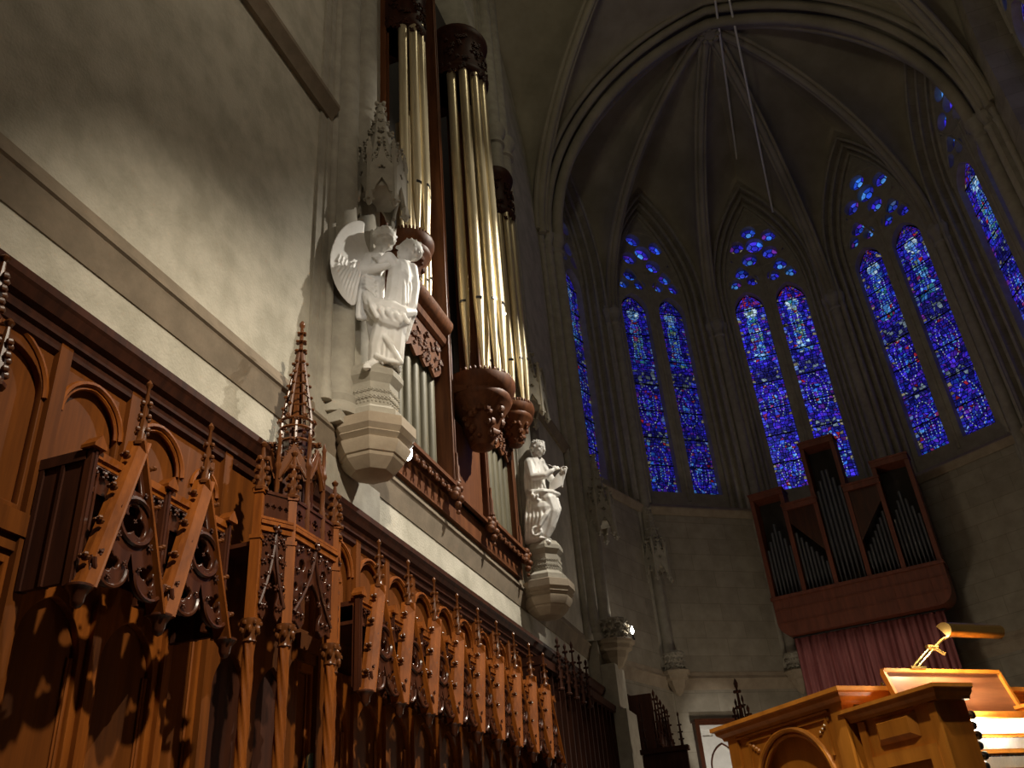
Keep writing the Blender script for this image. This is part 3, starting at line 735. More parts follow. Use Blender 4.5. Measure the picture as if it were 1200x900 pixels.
# panelling continuing beyond the last stall
t = thing('wainscot_screen', 'plain dark vertical boarded screen beyond the last canopied stall', 'screen', (XL, 14.8, 0))
yl = Y2[-1] + SH
mb = MB(off=t.location); mb.box(XL + .02, XL + .06, yl, 17.0, 0, 4.76); mb.build('board', M['dwood'], t, smooth=0)
mb = MB(off=t.location)
y = yl + .03
while y < 16.9: mb.box(XL + .05, XL + .35, y, y + .05, 1.0, 4.55); y += .30
mb.box(XL + .05, XL + .40, yl, 17.0, 4.5, 4.62); mb.build('batten', M['ddwood'], t, smooth=0)
for k in range(5):
    y = 13.05 + .42 * k
    mb = MB(off=(XL + .45, y, 4.3)); finial_mb(mb, (XL + .45, y, 4.25), .78 if k != 2 else .9, .035, 4)
    for q in range(4):
        for s in (-1, 1): mb.ball((XL + .45, y + s * (.062 - .009 * q), 4.42 + .12 * q), (.022, .026, .03), 6, 4)
    o = mb.build('cresting_finial', M['ddwood']); o.location = (XL + .45, y, 4.3)
    put(o, ['tall thin dark finial, leftmost of the row of five standing before the far pier', 'second dark crocketed finial in the row before the far pier', 'third and tallest dark crocketed finial in the row before the far pier',
            'fourth dark crocketed finial in the row before the far pier', 'fifth and rightmost dark crocketed finial in the row before the far pier'][k], 'finial', 'dark finials before the far pier')

# ------------------------------------------------------------------ tall spired canopies (local x out of the wall)
def spired_canopy(name, label, loc):
    t = thing(name, label, 'canopy', loc, group='tall spired oak canopies')
    F = [(.44, -.565), (.56, -.32), (.56, .32), (.44, .565)]
    zc = 3.38
    mb = MB(); mb.box(.02, .06, -.56, .56, 0, 4.76); mb.build('back_board', M['ddwood'], t, smooth=0)
    mb = MB(); mb.plate([rect(-.56, .56, 1.2, 4.7), archloop(-.27, 1.3, 3.0, .2, .3, 8), archloop(.27, 1.3, 3.0, .2, .3, 8)], .04, YZ(.08)); mb.build('back_frame', M['wood2'], t, smooth=30)
    for i, (x, y) in enumerate(F):
        mb = MB(); r = .036
        pr = [(r * 1.6, 0), (r * 1.6, 1.0), (r, 1.05)] + [(r, 1.05 + .03 * q) for q in range(1, 75)]
        mb.lathe(pr, (x, y, 0), 24, twist=(.17, 5, 22)); mb.build('column', M['wood'], t, smooth=60)
        mb = MB(); mb.lathe([(.036, zc - .13), (.05, zc - .12), (.042, zc - .10), (.06, zc - .03), (.072, zc), (.072, zc + .03), (.03, zc + .04)], (x, y, 0), 10)
        for k in range(6):
            a = k * PI / 3; mb.ball((x + .058 * math.cos(a), y + .058 * math.sin(a), zc - .045), (.02, .02, .032), 6, 4); mb.ball((x + .066 * math.cos(a + .5), y + .066 * math.sin(a + .5), zc + .0), .018, 6, 4)
        mb.build('capital', M['cwood'], t)
        o = V((x - .30, y * .9, 0)).normalized(); w = V((-o.y, o.x, 0))
        mb = MB()
        def bx(w0, d0, z0, z1):
            c = V((x, y, 0)); mb.bar(c + V((0, 0, z0)), c + V((0, 0, z1)), w0, d0, up=o)
        bx(.07, .085, zc + .03, 4.0); bx(.085, .10, 3.99, 4.02); bx(.062, .07, 4.02, 4.36); bx(.08, .09, 4.35, 4.38)
        mb.build('buttress', M['wood'], t, smooth=0)
        mb = MB(); finial_mb(mb, (x, y, 4.37), .42, .04, 3); mb.build('pinnacle', M['cwood'], t)
    for i in range(3):
        p = V((*F[i], 0)); q = V((*F[i + 1], 0)); c = (p + q) / 2; L = (q - p).length; ux = (q - p).normalized(); Fm = frame((c.x, c.y, 0), ux, (0, 0, 1)); nrm = ux.cross(V((0, 0, 1)))
        h = L / 2 - .03
        top = [(h, 4.08), (-h, 4.08)]
        arch = [(-h, 3.42), (-h * .82, 3.50), (-h * .62, 3.46), (-h * .40, 3.50), (-h * .38, 3.60), (-h * .52, 3.70), (-h * .40, 3.80), (0, 3.86)]
        outl = [(h, 4.08), (-h, 4.08)] + [(-h, 3.45)] + [(-h * .75, 3.47), (-h * .55, 3.43), (-h * .38, 3.47), (-h * .42, 3.55), (-h * .55, 3.60), (-h * .45, 3.68), (-h * .2, 3.76), (0, 3.80), (h * .2, 3.76), (h * .45, 3.68), (h * .55, 3.60), (h * .42, 3.55), (h * .38, 3.47), (h * .55, 3.43), (h * .75, 3.47), (h, 3.45)]
        holes = [circle(s * h * .55, 3.90, h * .17, 10) for s in (-1, 1)] + [circle(s * h * .80, 3.72, h * .12, 8) for s in (-1, 1)] + [circle(0, 3.97, h * .14, 8)]
        mb = MB(); mb.plate([outl] + holes, .03, Fm, .006)
        fm = lambda a, b, cc=.025: Fm @ V((a, b, cc))
        for s in (-1, 1):   # crocketed ogee hood
            path = [fm(s * h * u, z, .03) for u, z in ((.92, 3.52), (.70, 3.60), (.45, 3.70), (.22, 3.82), (.08, 3.94), (0, 4.06))]
            mb.tube(path, .013, 6)
            for a, b in ((.70, 3.66), (.5, 3.75), (.3, 3.87), (.16, 3.98)): crocket(mb, fm(s * h * a, b, .035), .018, nrm)
        crocket(mb, fm(0, 4.09, .04), .03, nrm)
        for s in (-1, 1):
            for a, b in ((.8, 3.98), (.62, 4.02), (.78, 3.84), (.3, 4.03), (.86, 3.60), (.30, 3.66), (.5, 3.52), (.72, 3.52)): crocket(mb, fm(s * h * a, b, .02), .021, nrm)
        mb.build('ogee_arch', M['dwood'], t, smooth=50)
        mb = MB()
        for z, d, e in ((4.08, .05, .035), (4.125, .08, .028), (4.16, .06, .02)): mb.bar(p + V((0, 0, z)) + nrm * .01, q + V((0, 0, z)) + nrm * .01, d, e)
        mb.build('cornice_band', M['wood'], t, smooth=0)
        n = 5 if i == 1 else 4
        mb = MB(); mb.plate([rect(-h, h, 4.18, 4.36)] + [foil(-h + 2 * h * (k + .5) / n, 4.265, min(.058, h / n * .85), 4, 5, ph=0) for k in range(n)], .03, Fm)
        mb.bar(p + V((0, 0, 4.37)), q + V((0, 0, 4.37)), .05, .022)
        for k in range(n + 1): mb.ball(fm(-h + 2 * h * k / n, 4.385, 0), .016, 6, 4)
        mb.build('parapet', M['dwood'], t, smooth=40)
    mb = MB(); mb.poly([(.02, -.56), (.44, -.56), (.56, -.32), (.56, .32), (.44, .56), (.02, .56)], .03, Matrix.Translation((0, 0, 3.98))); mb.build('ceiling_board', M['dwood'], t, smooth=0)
    # second stage: lantern of colonnettes and crocketed gablets
    cx = .36; R2 = .235
    for k in range(6):
        a = k * PI / 3 + PI / 6; px, py = cx + R2 * math.cos(a), R2 * math.sin(a)
        mb = MB(); mb.lathe([(.028, 4.15), (.028, 4.42), (.020, 4.45), (.020, 4.70), (.03, 4.72), (.03, 4.75), (.02, 4.77), (.016, 4.95), (.022, 4.97), (.002, 5.04)], (px, py, 0), 8); mb.build('colonnette', M['cwood'], t)
        a2 = a + PI / 3; qx, qy = cx + R2 * math.cos(a2), R2 * math.sin(a2); m = V(((px + qx) / 2, (py + qy) / 2, 0)); ux = V((qx - px, qy - py, 0)).normalized(); Fm = frame(m, -ux if False else ux, (0, 0, 1)); n = ux.cross(V((0, 0, 1)))
        h = .105
        mb = MB(); mb.plate([[(-h, 4.60), (-h * .8, 4.60), (-h * .6, 4.68), (0, 4.76), (h * .6, 4.68), (h * .8, 4.60), (h, 4.60), (h, 4.74), (0, 4.93), (-h, 4.74)], circle(0, 4.82, .022, 8)], .025, Fm, .004)
        for s in (-1, 1):
            mb.tube([Fm @ V((s * h * u, z, .016)) for u, z in ((1, 4.62), (.6, 4.70), (.25, 4.77), (0, 4.86))], .010, 5)
            for f in (.25, .55, .85): crocket(mb, Fm @ V((s * h * (1 - f), 4.76 + .18 * f, .0)), .018, n)
        crocket(mb, Fm @ V((0, 4.97, 0)), .034, (0, 0, 1)); mb.build('gablet', M['cwood'], t, smooth=50)
    mb = MB(); mb.lathe([(.16, 4.14), (.16, 4.9), (.10, 4.95), (.10, 5.15)], (cx, 0, 0), 6, rot=PI / 6); mb.build('lantern_core', M['dwood'], t, smooth=0)
    # third stage and openwork spire
    mb = MB()
    for k in range(6):
        a = k * PI / 3; mb.tube([(cx + .135 * math.cos(a), .135 * math.sin(a), 4.85), (cx + .135 * math.cos(a), .135 * math.sin(a), 5.2)], .016, 6)
    for z in (5.02, 5.14, 5.22): mb.tube([(cx + .14 * math.cos(q * PI / 12), .14 * math.sin(q * PI / 12), z) for q in range(24)], .014, 5, closed=True)
    for k in range(12):
        a = k * PI / 6; crocket(mb, (cx + .145 * math.cos(a), .145 * math.sin(a), 5.20 + .03 * (k % 2)), .02, (0, 0, 1)); crocket(mb, (cx + .14 * math.cos(a), .14 * math.sin(a), 5.08), .016, (0, 0, 1))
    mb.build('gallery', M['cwood'], t)
    mb = MB(); z0, z1, r0, r1 = 5.22, 5.93, .125, .022
    for k in range(6):
        a = k * PI / 3 + PI / 6; p = V((cx + r0 * math.cos(a), r0 * math.sin(a), z0)); q = V((cx + r1 * math.cos(a), r1 * math.sin(a), z1)); mb.tube([p, q], .015, 6)
        for f in (.04, .2, .36, .52, .68, .84): mb.ball(p.lerp(q, f) + V((math.cos(a), math.sin(a), .2)) * .02, (.018, .018, .015), 6, 4)
    for f in (.2, .36, .52, .68, .84):
        r = r0 + (r1 - r0) * f; mb.tube([(cx + r * math.cos(q * PI / 9), r * math.sin(q * PI / 9), z0 + (z1 - z0) * f) for q in range(18)], .008, 5, closed=True)
    mb.lathe([(.045, z0), (.02, z1)], (cx, 0, 0), 6)
    mb.build('spire', M['cwood'], t)
    mb = MB(); mb.lathe([(.026, 5.9), (.018, 6.0), (.018, 6.14), (.014, 6.2), (.026, 6.225), (.026, 6.25), (.012, 6.275)], (cx, 0, 0), 8)
    for z, r in ((5.95, .052), (6.05, .045), (6.14, .038)):
        for k in range(6): mb.ball((cx + r * .8 * math.cos(k * PI / 3), r * .8 * math.sin(k * PI / 3), z), (r * .42, r * .42, .014), 6, 4)
        mb.lathe([(r * .6, z - .015), (r * .8, z), (r * .6, z + .015)], (cx, 0, 0), 8)
    mb.build('finial', M['cwood'], t)
    return t
tw = spired_canopy('spired_canopy', 'tall carved oak canopy with openwork spire standing before the stone wall', (XL, 5.74, 0))
dup(tw, (XL, 2.14, 0), 'carved oak canopy pinnacles cut off by the left edge of the photo')
# ------------------------------------------------------------------ pipe organ in the left wall
OY = 10.4
org = thing('pipe_organ', 'large oak organ case with tall gilded pipes set in the left stone wall', 'organ', (XL, OY, 5.85))
def OB(): return MB(off=(XL, OY, 5.85))
def pipe(c, zb, zm, zt, r, face, m='gilt', name='organ_pipe', parent=org):
    """flue pipe: cone foot, mouth facing the direction face, body"""
    x, y = c; mb = OB() if parent is org else MB(off=parent.location)
    mb.lathe([(r * .35, zb), (r * .98, zm), (r, zm + .02), (r, zt)], (x, y, 0), 18)
    f = V((*face, 0)).normalized(); s = V((-f.y, f.x, 0))
    # flattened upper lip
    pr = []
    for a in (-.62, 0, .62):
        d = (f * math.cos(a) + s * math.sin(a)); pr.append(d)
    z1 = zm + .045; ap = V((x, y, zm + r * 4.2)) + f * r * 1.0
    l = V((x, y, z1)) + pr[0] * r * 1.02; rr = V((x, y, z1)) + pr[2] * r * 1.02; mid = V((x, y, z1)) + f * r * .86
    mb.add([l, mid, rr, ap, l + f * .004, rr + f * .004], [(0, 1, 3), (1, 2, 3)])
    p = mb.build(name, M[m], parent)
    mb = OB() if parent is org else MB(off=parent.location)
    c0 = V((x, y, zm + .022)); w = r * .62
    vs = [c0 + s * a * w + f * (r * b) + V((0, 0, h)) for h in (-.016, .022) for a, b in ((-1, .82), (1, .82), (.8, 1.03), (0, 1.06), (-.8, 1.03))]
    mb.add(vs, [(0, 1, 2, 3, 4), (9, 8, 7, 6, 5)] + [(i, (i + 1) % 5, (i + 1) % 5 + 5, i + 5) for i in range(5)])
    mb.build('pipe_mouth', M['black'], p)
    return p
# case body
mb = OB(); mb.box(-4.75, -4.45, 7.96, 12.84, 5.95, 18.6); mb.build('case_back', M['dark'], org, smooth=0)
mb = OB(); mb.box(-4.7, -3.90, 7.97, 12.72, 5.89, 6.20); mb.box(-4.7, -3.80, 7.97, 12.72, 6.20, 6.24); mb.box(-4.7, -3.83, 7.97, 12.72, 6.24, 6.28); mb.box(-4.7, -3.86, 9.9, 10.95, 6.2, 7.4)
mb.build('case_base', M['case'], org, smooth=0)
mb = OB(); mb.bar((-3.80, 7.97, 6.27), (-3.80, 9.85, 6.27), .10, .05); mb.build('sill_rail', M['case'], org, smooth=0)
mb = OB(); mb.bar((-3.80, 11.0, 6.27), (-3.80, 12.70, 6.27), .10, .05); mb.build('sill_rail', M['case'], org, smooth=0)
for y0, y1 in ((8.05, 9.6), (11.15, 12.5)):
    n = int((y1 - y0) / .19); mb = OB(); mb.tube([(-3.80, y0, 6.215), (-3.80, y1, 6.215)], .012, 6)
    for q in range(n):
        y = y0 + (q + .5) * (y1 - y0) / n
        mb.ball((-3.79, y, 6.16), (.03, .05, .035), 6, 4); mb.ball((-3.775, y + .035, 6.12), (.02, .022, .03), 6, 4); mb.ball((-3.775, y - .03, 6.11), (.018, .02, .025), 6, 4)
    mb.build('carved_drops', M['case'], org)
for y in (9.74, 11.06, 12.58):
    mb = OB(); 
    for (dx, dy, dz, r) in ((0, 0, 0, .09), (.05, .06, -.08, .06), (.03, -.07, -.07, .06), (.02, .02, .1, .065), (.04, 0, -.18, .05), (.06, .05, .05, .045), (0, -.06, .07, .05), (.03, .02, -.27, .03)): mb.ball((-3.80 + dx, y + dy, 6.18 + dz), r, 8, 5)
    mb.build('corner_boss', M['case'], org)
# posts
for y, w, z1 in ((8.02, .13, 16.2), (9.78, .10, 16.4), (11.06, .10, 16.4), (12.66, .13, 16.2)):
    mb = OB(); x1 = -3.80 if 9 < y < 12 else -3.9
    mb.box(-4.12 if 9 < y < 12 else -4.5, x1, y - w / 2, y + w / 2, 6.2, z1); mb.tube([(x1, y - w * .38, 6.3), (x1, y - w * .38, z1)], .018, 8); mb.tube([(x1, y + w * .38, 6.3), (x1, y + w * .38, z1)], .018, 8)
    mb.lathe([(.035, 6.3), (.05, 6.33), (.03, 6.40), (.035, 6.55), (.02, 6.6), (.02, 6.75)], (x1 + .03, y, 0), 8)
    mb.build('post', M['case'], org, smooth=30)
# lower flats
for y0, y1 in ((8.15, 9.66), (11.2, 12.62)):
    n = 6
    for q in range(n):
        y = y0 + (q + .5) * (y1 - y0) / n; pipe((-4.05, y), 6.27, 6.5, 8.6, .098, (1, 0), 'giltl')
    # carved fringe hanging under the beam
    rng = random.Random(3)
    mb = OB(); mb.plate([[(y0, 8.40), (y0, 7.95)] + [(y0 + (y1 - y0) * (k + .5) / 10, 7.76 + .10 * (k % 2)) for k in range(10)] + [(y1, 7.95), (y1, 8.40)]] +
             [circle(y0 + (y1 - y0) * (k + .5) / 7, 8.22, .05, 8) for k in range(7)] + [circle(y0 + (y1 - y0) * (k + .5) / 10, 8.02, .035, 8) for k in range(10)], .04, YZ(-3.91))
    for k in range(60):
        y = rng.uniform(y0, y1); z = rng.uniform(7.86, 8.34); crocket(mb, (-3.88, y, z), rng.uniform(.02, .036), (1, rng.uniform(-.4, .4), rng.uniform(-.4, .4)))
    mb.build('pipe_shade', M['case'], org)
BP = [(0, 8.40), (.10, 8.40), (.14, 8.44), (.16, 8.52), (.14, 8.56), (.22, 8.62), (.26, 8.70), (.26, 8.76), (.22, 8.80), (0, 8.80)]
for y0, y1 in ((7.97, 9.74), (11.06, 12.7)):
    mb = OB(); mb.sweep(BP, [(-3.97, y0, 0), (-3.97, y1, 0)])
    for k in range(14): mb.ball((-3.73, y0 + (y1 - y0) * (k + .5) / 14, 8.70), (.02, .035, .03), 6, 4)
    mb.build('beam', M['case'], org, smooth=30)
    # upper flat of slender pipes
    n = 8
    for q in range(n):
        y = y0 + .62 + q * .135 if y0 < 9 else y0 + .12 + q * .12
        if y0 < 9 and y > 9.62: continue
        zt = 11.9 + .22 * abs(q - 3.5) * -1 + .6
        pipe((-3.98, y), 8.8, 9.35 + .12 * (q % 3), zt, .055, (1, 0))
# round towers
def half(prof, c, n=28): return [(r, z) for r, z in prof]
def tower(c, zr, R, r, n, span, zm, zt, zc1, name):
    x, y = c
    mb = OB(); H = 1.0 * R / .47
    prof = [(.02, zr - .92 * H), (.14 * H, zr - .88 * H), (.17 * H, zr - .80 * H), (.21 * H, zr - .66 * H), (.27 * H, zr - .50 * H), (.33 * H, zr - .42 * H), (.34 * H, zr - .39 * H), (.39 * H, zr - .33 * H), (.42 * H, zr - .27 * H), (.405 * H, zr - .22 * H), (.45 * H, zr - .16 * H), (.475 * H, zr - .08 * H), (.475 * H, zr - .02 * H), (.44 * H, zr)]
    mb.lathe(prof, (x, y, 0), 32); mb.box(-4.6, x, y - R * .9, y + R * .9, zr - .3, zr)
    cb = mb.build('corbel', M['case'], org, smooth=50)
    mb = OB(); rng = random.Random(5)
    for k in range(46):
        a = rng.uniform(-2.1, 2.1); f = rng.random(); rr = (.16 + .14 * f) * H; z = zr + (-.82 + .38 * f) * H
        mb.ball((x + rr * math.cos(a), y + rr * math.sin(a), z), (rng.uniform(.03, .06) * H,) * 3, 6, 4)
    mb.build('carved_leaves', M['case'], cb)
    mb = OB()
    for k in range(25):
        a = -PI * .55 + 1.1 * PI * k / 24; mb.ball((x + R * .92 * math.cos(a), y + R * .92 * math.sin(a), zr + .025), (.02, .02, .04), 6, 4)
    mb.build('cresting', M['case'], cb)
    Rp = R * .78
    for k in range(n):
        a = -span + 2 * span * k / (n - 1); d = (math.cos(a), math.sin(a))
        up = 1 - abs(k - (n - 1) / 2) / ((n - 1) / 2)
        pipe((x + Rp * d[0], y + Rp * d[1]), zr + .01, zm - .12 * (1 - up) , zt - .25 * (1 - up), r, d)
    # crown
    mb = OB(); mb.lathe([(R * .93, zc1 - .0), (R * 1.0, zc1 + .05), (R * 1.0, zc1 + .14), (R * .92, zc1 + .18), (R * .92, zc1 + .9), (R * 1.02, zc1 + .95), (R * 1.08, zc1 + 1.05), (R * 1.0, zc1 + 1.15), (R * .3, zc1 + 1.2)], (x, y, 0), 28); mb.box(-4.6, x, y - R * .9, y + R * .9, zc1, zc1 + 1.15)
    rng = random.Random(8)
    for k in range(70):
        a = rng.uniform(-PI * .6, PI * .6); z = zc1 + rng.uniform(-.16, .85); crocket(mb, (x + R * .97 * math.cos(a), y + R * .97 * math.sin(a), z), .035, (math.cos(a), math.sin(a), 0))
    mb.build('tower_crown', M['ddwood'], org, smooth=50)
tower((-3.75, 8.28), 9.12, .36, .068, 5, 1.15, 10.0, 13.35, 13.15, 'a')
tower((-3.62, 10.4), 8.06, .53, .080, 7, 1.55, 9.35, 14.45, 14.25, 'b')
tower((-3.75, 12.45), 8.72, .36, .068, 5, 1.15, 9.6, 13.0, 12.8, 'c')

# ------------------------------------------------------------------ stone corbels, carved pedestals and canopies for the statues
def octa(r, n=8): return r / math.cos(PI / n)
def corbel(name, label, loc):
    t = thing(name, label, 'corbel', loc, group='stone brackets under the two statues')
    mb = MB(); k = 1 / math.cos(PI / 8)
    P = [(.10, 5.34), (.22, 5.37), (.28, 5.42), (.33, 5.47), (.34, 5.50), (.36, 5.51), (.41, 5.60), (.415, 5.63), (.39, 5.645), (.42, 5.67), (.445, 5.69), (.425, 5.71), (.445, 5.73), (.47, 5.76), (.47, 5.87), (.42, 5.89)]
    mb.lathe([(r * k * .88, z) for r, z in P], (0, 0, 0), 8, rot=PI / 8); mb.build('bracket', M['string'], t, smooth=20)
    mb = MB(); P = [(.33, 5.90), (.33, 5.98), (.25, 6.05), (.25, 6.32), (.30, 6.40), (.30, 6.46), (.26, 6.54)]
    mb.lathe([(r * k, z) for r, z in P], (0, 0, 0), 8, rot=PI / 8)
    rng = random.Random(2)
    for f in range(8):
        a = f * PI / 4; n = V((math.cos(a), math.sin(a), 0)); s = V((-n.y, n.x, 0))
        for q in range(-2, 3):
            p = n * .25 + s * q * .042; crocket(mb, p + V((0, 0, 6.14)), .022, n); crocket(mb, p + V((0, 0, 6.22)) + s * .02, .019, n); mb.ball(p + V((0, 0, 6.09)), .014, 6, 4)
    mb.build('pedestal', M['stone'], t, smooth=25)
    return t
c1 = corbel('stone_corbel', 'octagonal stone bracket and carved pedestal under the winged statue', (-3.70, 7.24, 0))
dup(c1, (-3.66, 13.16, 0), 'octagonal stone bracket and carved pedestal under the statue with the scroll')
def stone_canopy(name, label, loc):
    t = thing(name, label, 'canopy', loc, group='carved stone canopies')
    z0 = 8.75
    mb = MB(); n = 6; R = .30
    mb.lathe([(R * .9, z0 + .35), (R * .95, z0 + .75), (R * .8, z0 + .80), (R * .6, z0 + 1.1), (R * .35, z0 + 1.55), (.05, z0 + 1.9)], (0, 0, 0), 6, rot=PI / 6)
    for lv, (z, r) in enumerate(((z0 + 1.15, .20), (z0 + 1.38, .14), (z0 + 1.6, .09), (z0 + 1.78, .06))):
        for k in range(6): crocket(mb, (r * math.cos(k * PI / 3), r * math.sin(k * PI / 3), z), .05 - .007 * lv)
    crocket(mb, (0, 0, z0 + 1.95), .07); mb.build('core', M['stone'], t, smooth=30)
    for k in range(6):
        a = k * PI / 3 + PI / 6; p = V((R * math.cos(a), R * math.sin(a), 0))
        mb = MB(); mb.lathe([(.02, z0 + .02), (.05, z0 + .08), (.045, z0 + .18), (.035, z0 + .22), (.035, z0 + .8), (.05, z0 + .84), (.012, z0 + 1.12)], p, 6)
        for q in range(3): crocket(mb, p + V((0, 0, z0 + .86 + .09 * q)), .035 - .006 * q)
        crocket(mb, p + V((0, 0, z0 + .10)), .05, (0, 0, -1)); mb.build('pinnacle', M['stone'], t)
        a2 = a + PI / 3; q2 = V((R * math.cos(a2), R * math.sin(a2), 0)); m = (p + q2) / 2; ux = (q2 - p).normalized(); Fm = frame((m.x, m.y, 0), ux, (0, 0, 1)); h = R / 2 - .02; nrm = ux.cross(V((0, 0, 1)))
        mb = MB(); mb.plate([[(-h, z0 + .22), (-h * .7, z0 + .24), (-h * .55, z0 + .32), (0, z0 + .46), (h * .55, z0 + .32), (h * .7, z0 + .24), (h, z0 + .22), (h, z0 + .66), (h * .4, z0 + .76), (0, z0 + 1.0), (-h * .4, z0 + .76), (-h, z0 + .66)], foil(0, z0 + .60, .05, 4, 5)], .05, Fm, .006)
        for s in (-1, 1):
            for f in (.3, .6, .85): crocket(mb, Fm @ V((s * h * (1 - f), z0 + .64 + .34 * f, .0)), .035, nrm)
        crocket(mb, Fm @ V((0, z0 + 1.02, 0)), .05); mb.build('gablet', M['stone'], t, smooth=45)
    return t
k1 = stone_canopy('stone_canopy', 'carved stone canopy with crocketed spire above the winged statue', (-3.66, 7.34, 0))
dup(k1, (-3.64, 13.12, 0), 'carved stone canopy above the statue with the scroll')
# small floodlight under the corbel
t = thing('floodlight', 'small glaring floodlight fixed under the bracket of the winged statue', 'lamp', (-3.45, 7.52, 5.69))
mb = MB(off=t.location); ax = V((.80, -.12, -.22)).normalized(); c = V((-3.445, 7.53, 5.69))
Rm = ax.to_track_quat('Z', 'Y').to_matrix().to_4x4(); Rm.translation = c
mb.lathe([(.035, -.09), (.06, -.05), (.085, .0), (.085, .012), (.07, .012)], (0, 0, 0), 16, Rm); mb.bar(c - ax * .06, (-3.60, 7.50, 5.72), .025, .025); mb.build('housing', M['iron'], t)
mb = MB(off=t.location); mb.lathe([(.078, .013), (.06, .022), (.01, .028)], (0, 0, 0), 16, Rm); mb.build('lens', M['spot'], t, label if False else 40)
# ------------------------------------------------------------------ statues: many overlapping forms fused into one carved surface
def fuse(name, mb, m, parent, voxel=.009, it=4, fac=.5):
    o = mb.build(name, m, None, smooth=0)
    md = o.modifiers.new('r', 'REMESH'); md.mode = 'VOXEL'; md.voxel_size = voxel; md.use_smooth_shade = True
    sm = o.modifiers.new('s', 'SMOOTH'); sm.iterations = it; sm.factor = fac
    dg = bpy.context.evaluated_depsgraph_get(); dg.update()
    me = bpy.data.meshes.new_from_object(o.evaluated_get(dg))
    o.modifiers.clear(); old = o.data; o.data = me; bpy.data.meshes.remove(old); me.name = name
    me.polygons.foreach_set('use_smooth', [True] * len(me.polygons))
    if not me.materials: me.materials.append(m)
    o.parent = parent; return o
def chain(mb, pts, n=10):
    for (p, r), (q, s) in zip(pts, pts[1:]): mb.cap(p, q, r, s, n)
def fold(mb, pts, r, n=6):
    mb.tube(pts, r, n)
    for p, rr in ((pts[0], r[0] if isinstance(r, list) else r), (pts[-1], r[-1] if isinstance(r, list) else r)): mb.ball(p, rr, 6, 4)
def head(mb, c, R, fwd, up, hair='curls', seed=1):
    """skull, face, nose, brow, chin, ears and hair; R about half the head height"""
    c = V(c); f = V(fwd).normalized(); u = V(up); u = (u - f * u.dot(f)).normalized(); s = f.cross(u)
    Mx = Matrix((s, f, u)).transposed()
    P = lambda a, b, d: c + s * a * R + f * b * R + u * d * R
    mb.ball(P(0, -.10, .18), (R * .74, R * .86, R * .80), 14, 10, Mx); mb.ball(P(0, .16, -.25), (R * .58, R * .60, R * .66), 12, 8, Mx)
    mb.ball(P(0, .50, -.70), (R * .24, R * .22, R * .18), 8, 6, Mx)                         # chin
    mb.cap(P(0, .70, .12), P(0, .90, -.20), R * .09, R * .14, 8)                           # nose
    for k in (-1, 1):
        mb.cap(P(k * .12, .70, .20), P(k * .48, .52, .18), R * .09, R * .08, 8)            # brow
        mb.ball(P(k * .30, .60, -.02), R * .12, 8, 6); mb.ball(P(k * .40, .45, -.28), R * .2, 8, 6)   # eye, cheek
        mb.ball(P(k * .70, -.05, -.08), (R * .10, R * .18, R * .24), 8, 6, Mx)             # ear
    mb.cap(P(-.18, .70, -.43), P(.18, .70, -.43), R * .065, R * .065, 6); mb.cap(P(-.14, .67, -.53), P(.14, .67, -.53), R * .07, R * .07, 6)
    rng = random.Random(seed)
    if hair:
        nn = 90 if hair == 'curls' else 24
        for k in range(nn):
            a = rng.uniform(0, 2 * PI); e = rng.uniform(-.35, 1.4)
            d = V((math.cos(a) * math.cos(e), math.sin(a) * math.cos(e), math.sin(e)))
            if d.y > .45 and d.z < .62: continue
            mb.ball(P(d.x * .78, d.y * .88 - .08, d.z * .84 + .18), R * rng.uniform(.07, .12), 6, 5)
def hand(mb, w, d, side, curl, L=.11, r=.0095):
    """palm and five separate bent fingers; w wrist, d pointing direction, side towards the thumb, curl towards the palm"""
    w = V(w); d = V(d).normalized(); s = V(side); s = (s - d * s.dot(d)).normalized(); c = V(curl); c = (c - d * c.dot(d) - s * c.dot(s)).normalized()
    pl = L * .52
    Mx = Matrix((s, d, c)).transposed(); mb.ball(w + d * pl * .5, (L * .25, pl * .62, L * .12), 10, 7, Mx)
    for k, (o, ln) in enumerate(((.19, .46), (.065, .52), (-.06, .48), (-.18, .38))):
        a = w + d * pl + s * L * o; b = a + (d * .8 + c * .35).normalized() * L * ln * .5; e = b + (d * .45 + c * .8).normalized() * L * ln * .45
        mb.cap(a - d * .01, b, r, r * .95, 8); mb.cap(b, e, r * .95, r * .75, 8)
    a = w + d * pl * .25 + s * L * .2; b = a + (s * .8 + d * .7).normalized() * L * .25; e = b + (d * .9 + c * .35).normalized() * L * .22
    mb.cap(a, b, r * 1.15, r, 8); mb.cap(b, e, r, r * .8, 8)

def local(c):
    """frame facing the choir: u along the picture right, v towards the choir, z up"""
    d = V((c[0], c[1], 0)).normalized(); return V((d.y, -d.x, 0)), V((-d.x, -d.y, 0))
# ---- winged angel holding up a second draped figure
A0 = V((-3.55, 7.22, 6.44)); U, W = local(A0)
def A(u, z, v=0): f = 1 - v / 8.05; return A0 + U * (u * f) + W * v + V((0, 0, (4.84 + z) * f - 4.84))
st = thing('angel_statue', 'white marble winged angel holding up a draped figure, on the left stone bracket', 'statue', A0)
off = tuple(A0)
mb = MB(off)
chain(mb, [(A(-.03, .25, 0), .10), (A(-.07, .65, 0), .12), (A(-.12, 1.05, 0), .13), (A(-.12, 1.35, 0), .135), (A(-.10, 1.56, .02), .125)])
chain(mb, [(A(-.10, 1.60, .02), .07), (A(-.05, 1.74, .04), .065)])
head(mb, A(.0, 1.885, .05), .17, U * .66 + W * .40 + V((0, 0, -.42)), V((.0, 0, 1)) + U * .35, 'curls', 3)
chain(mb, [(A(-.17, 1.60, .06), .085), (A(-.235, 1.45, .13), .068), (A(-.10, 1.47, .20), .056), (A(.0, 1.50, .23), .046), (A(.06, 1.53, .24), .034)])
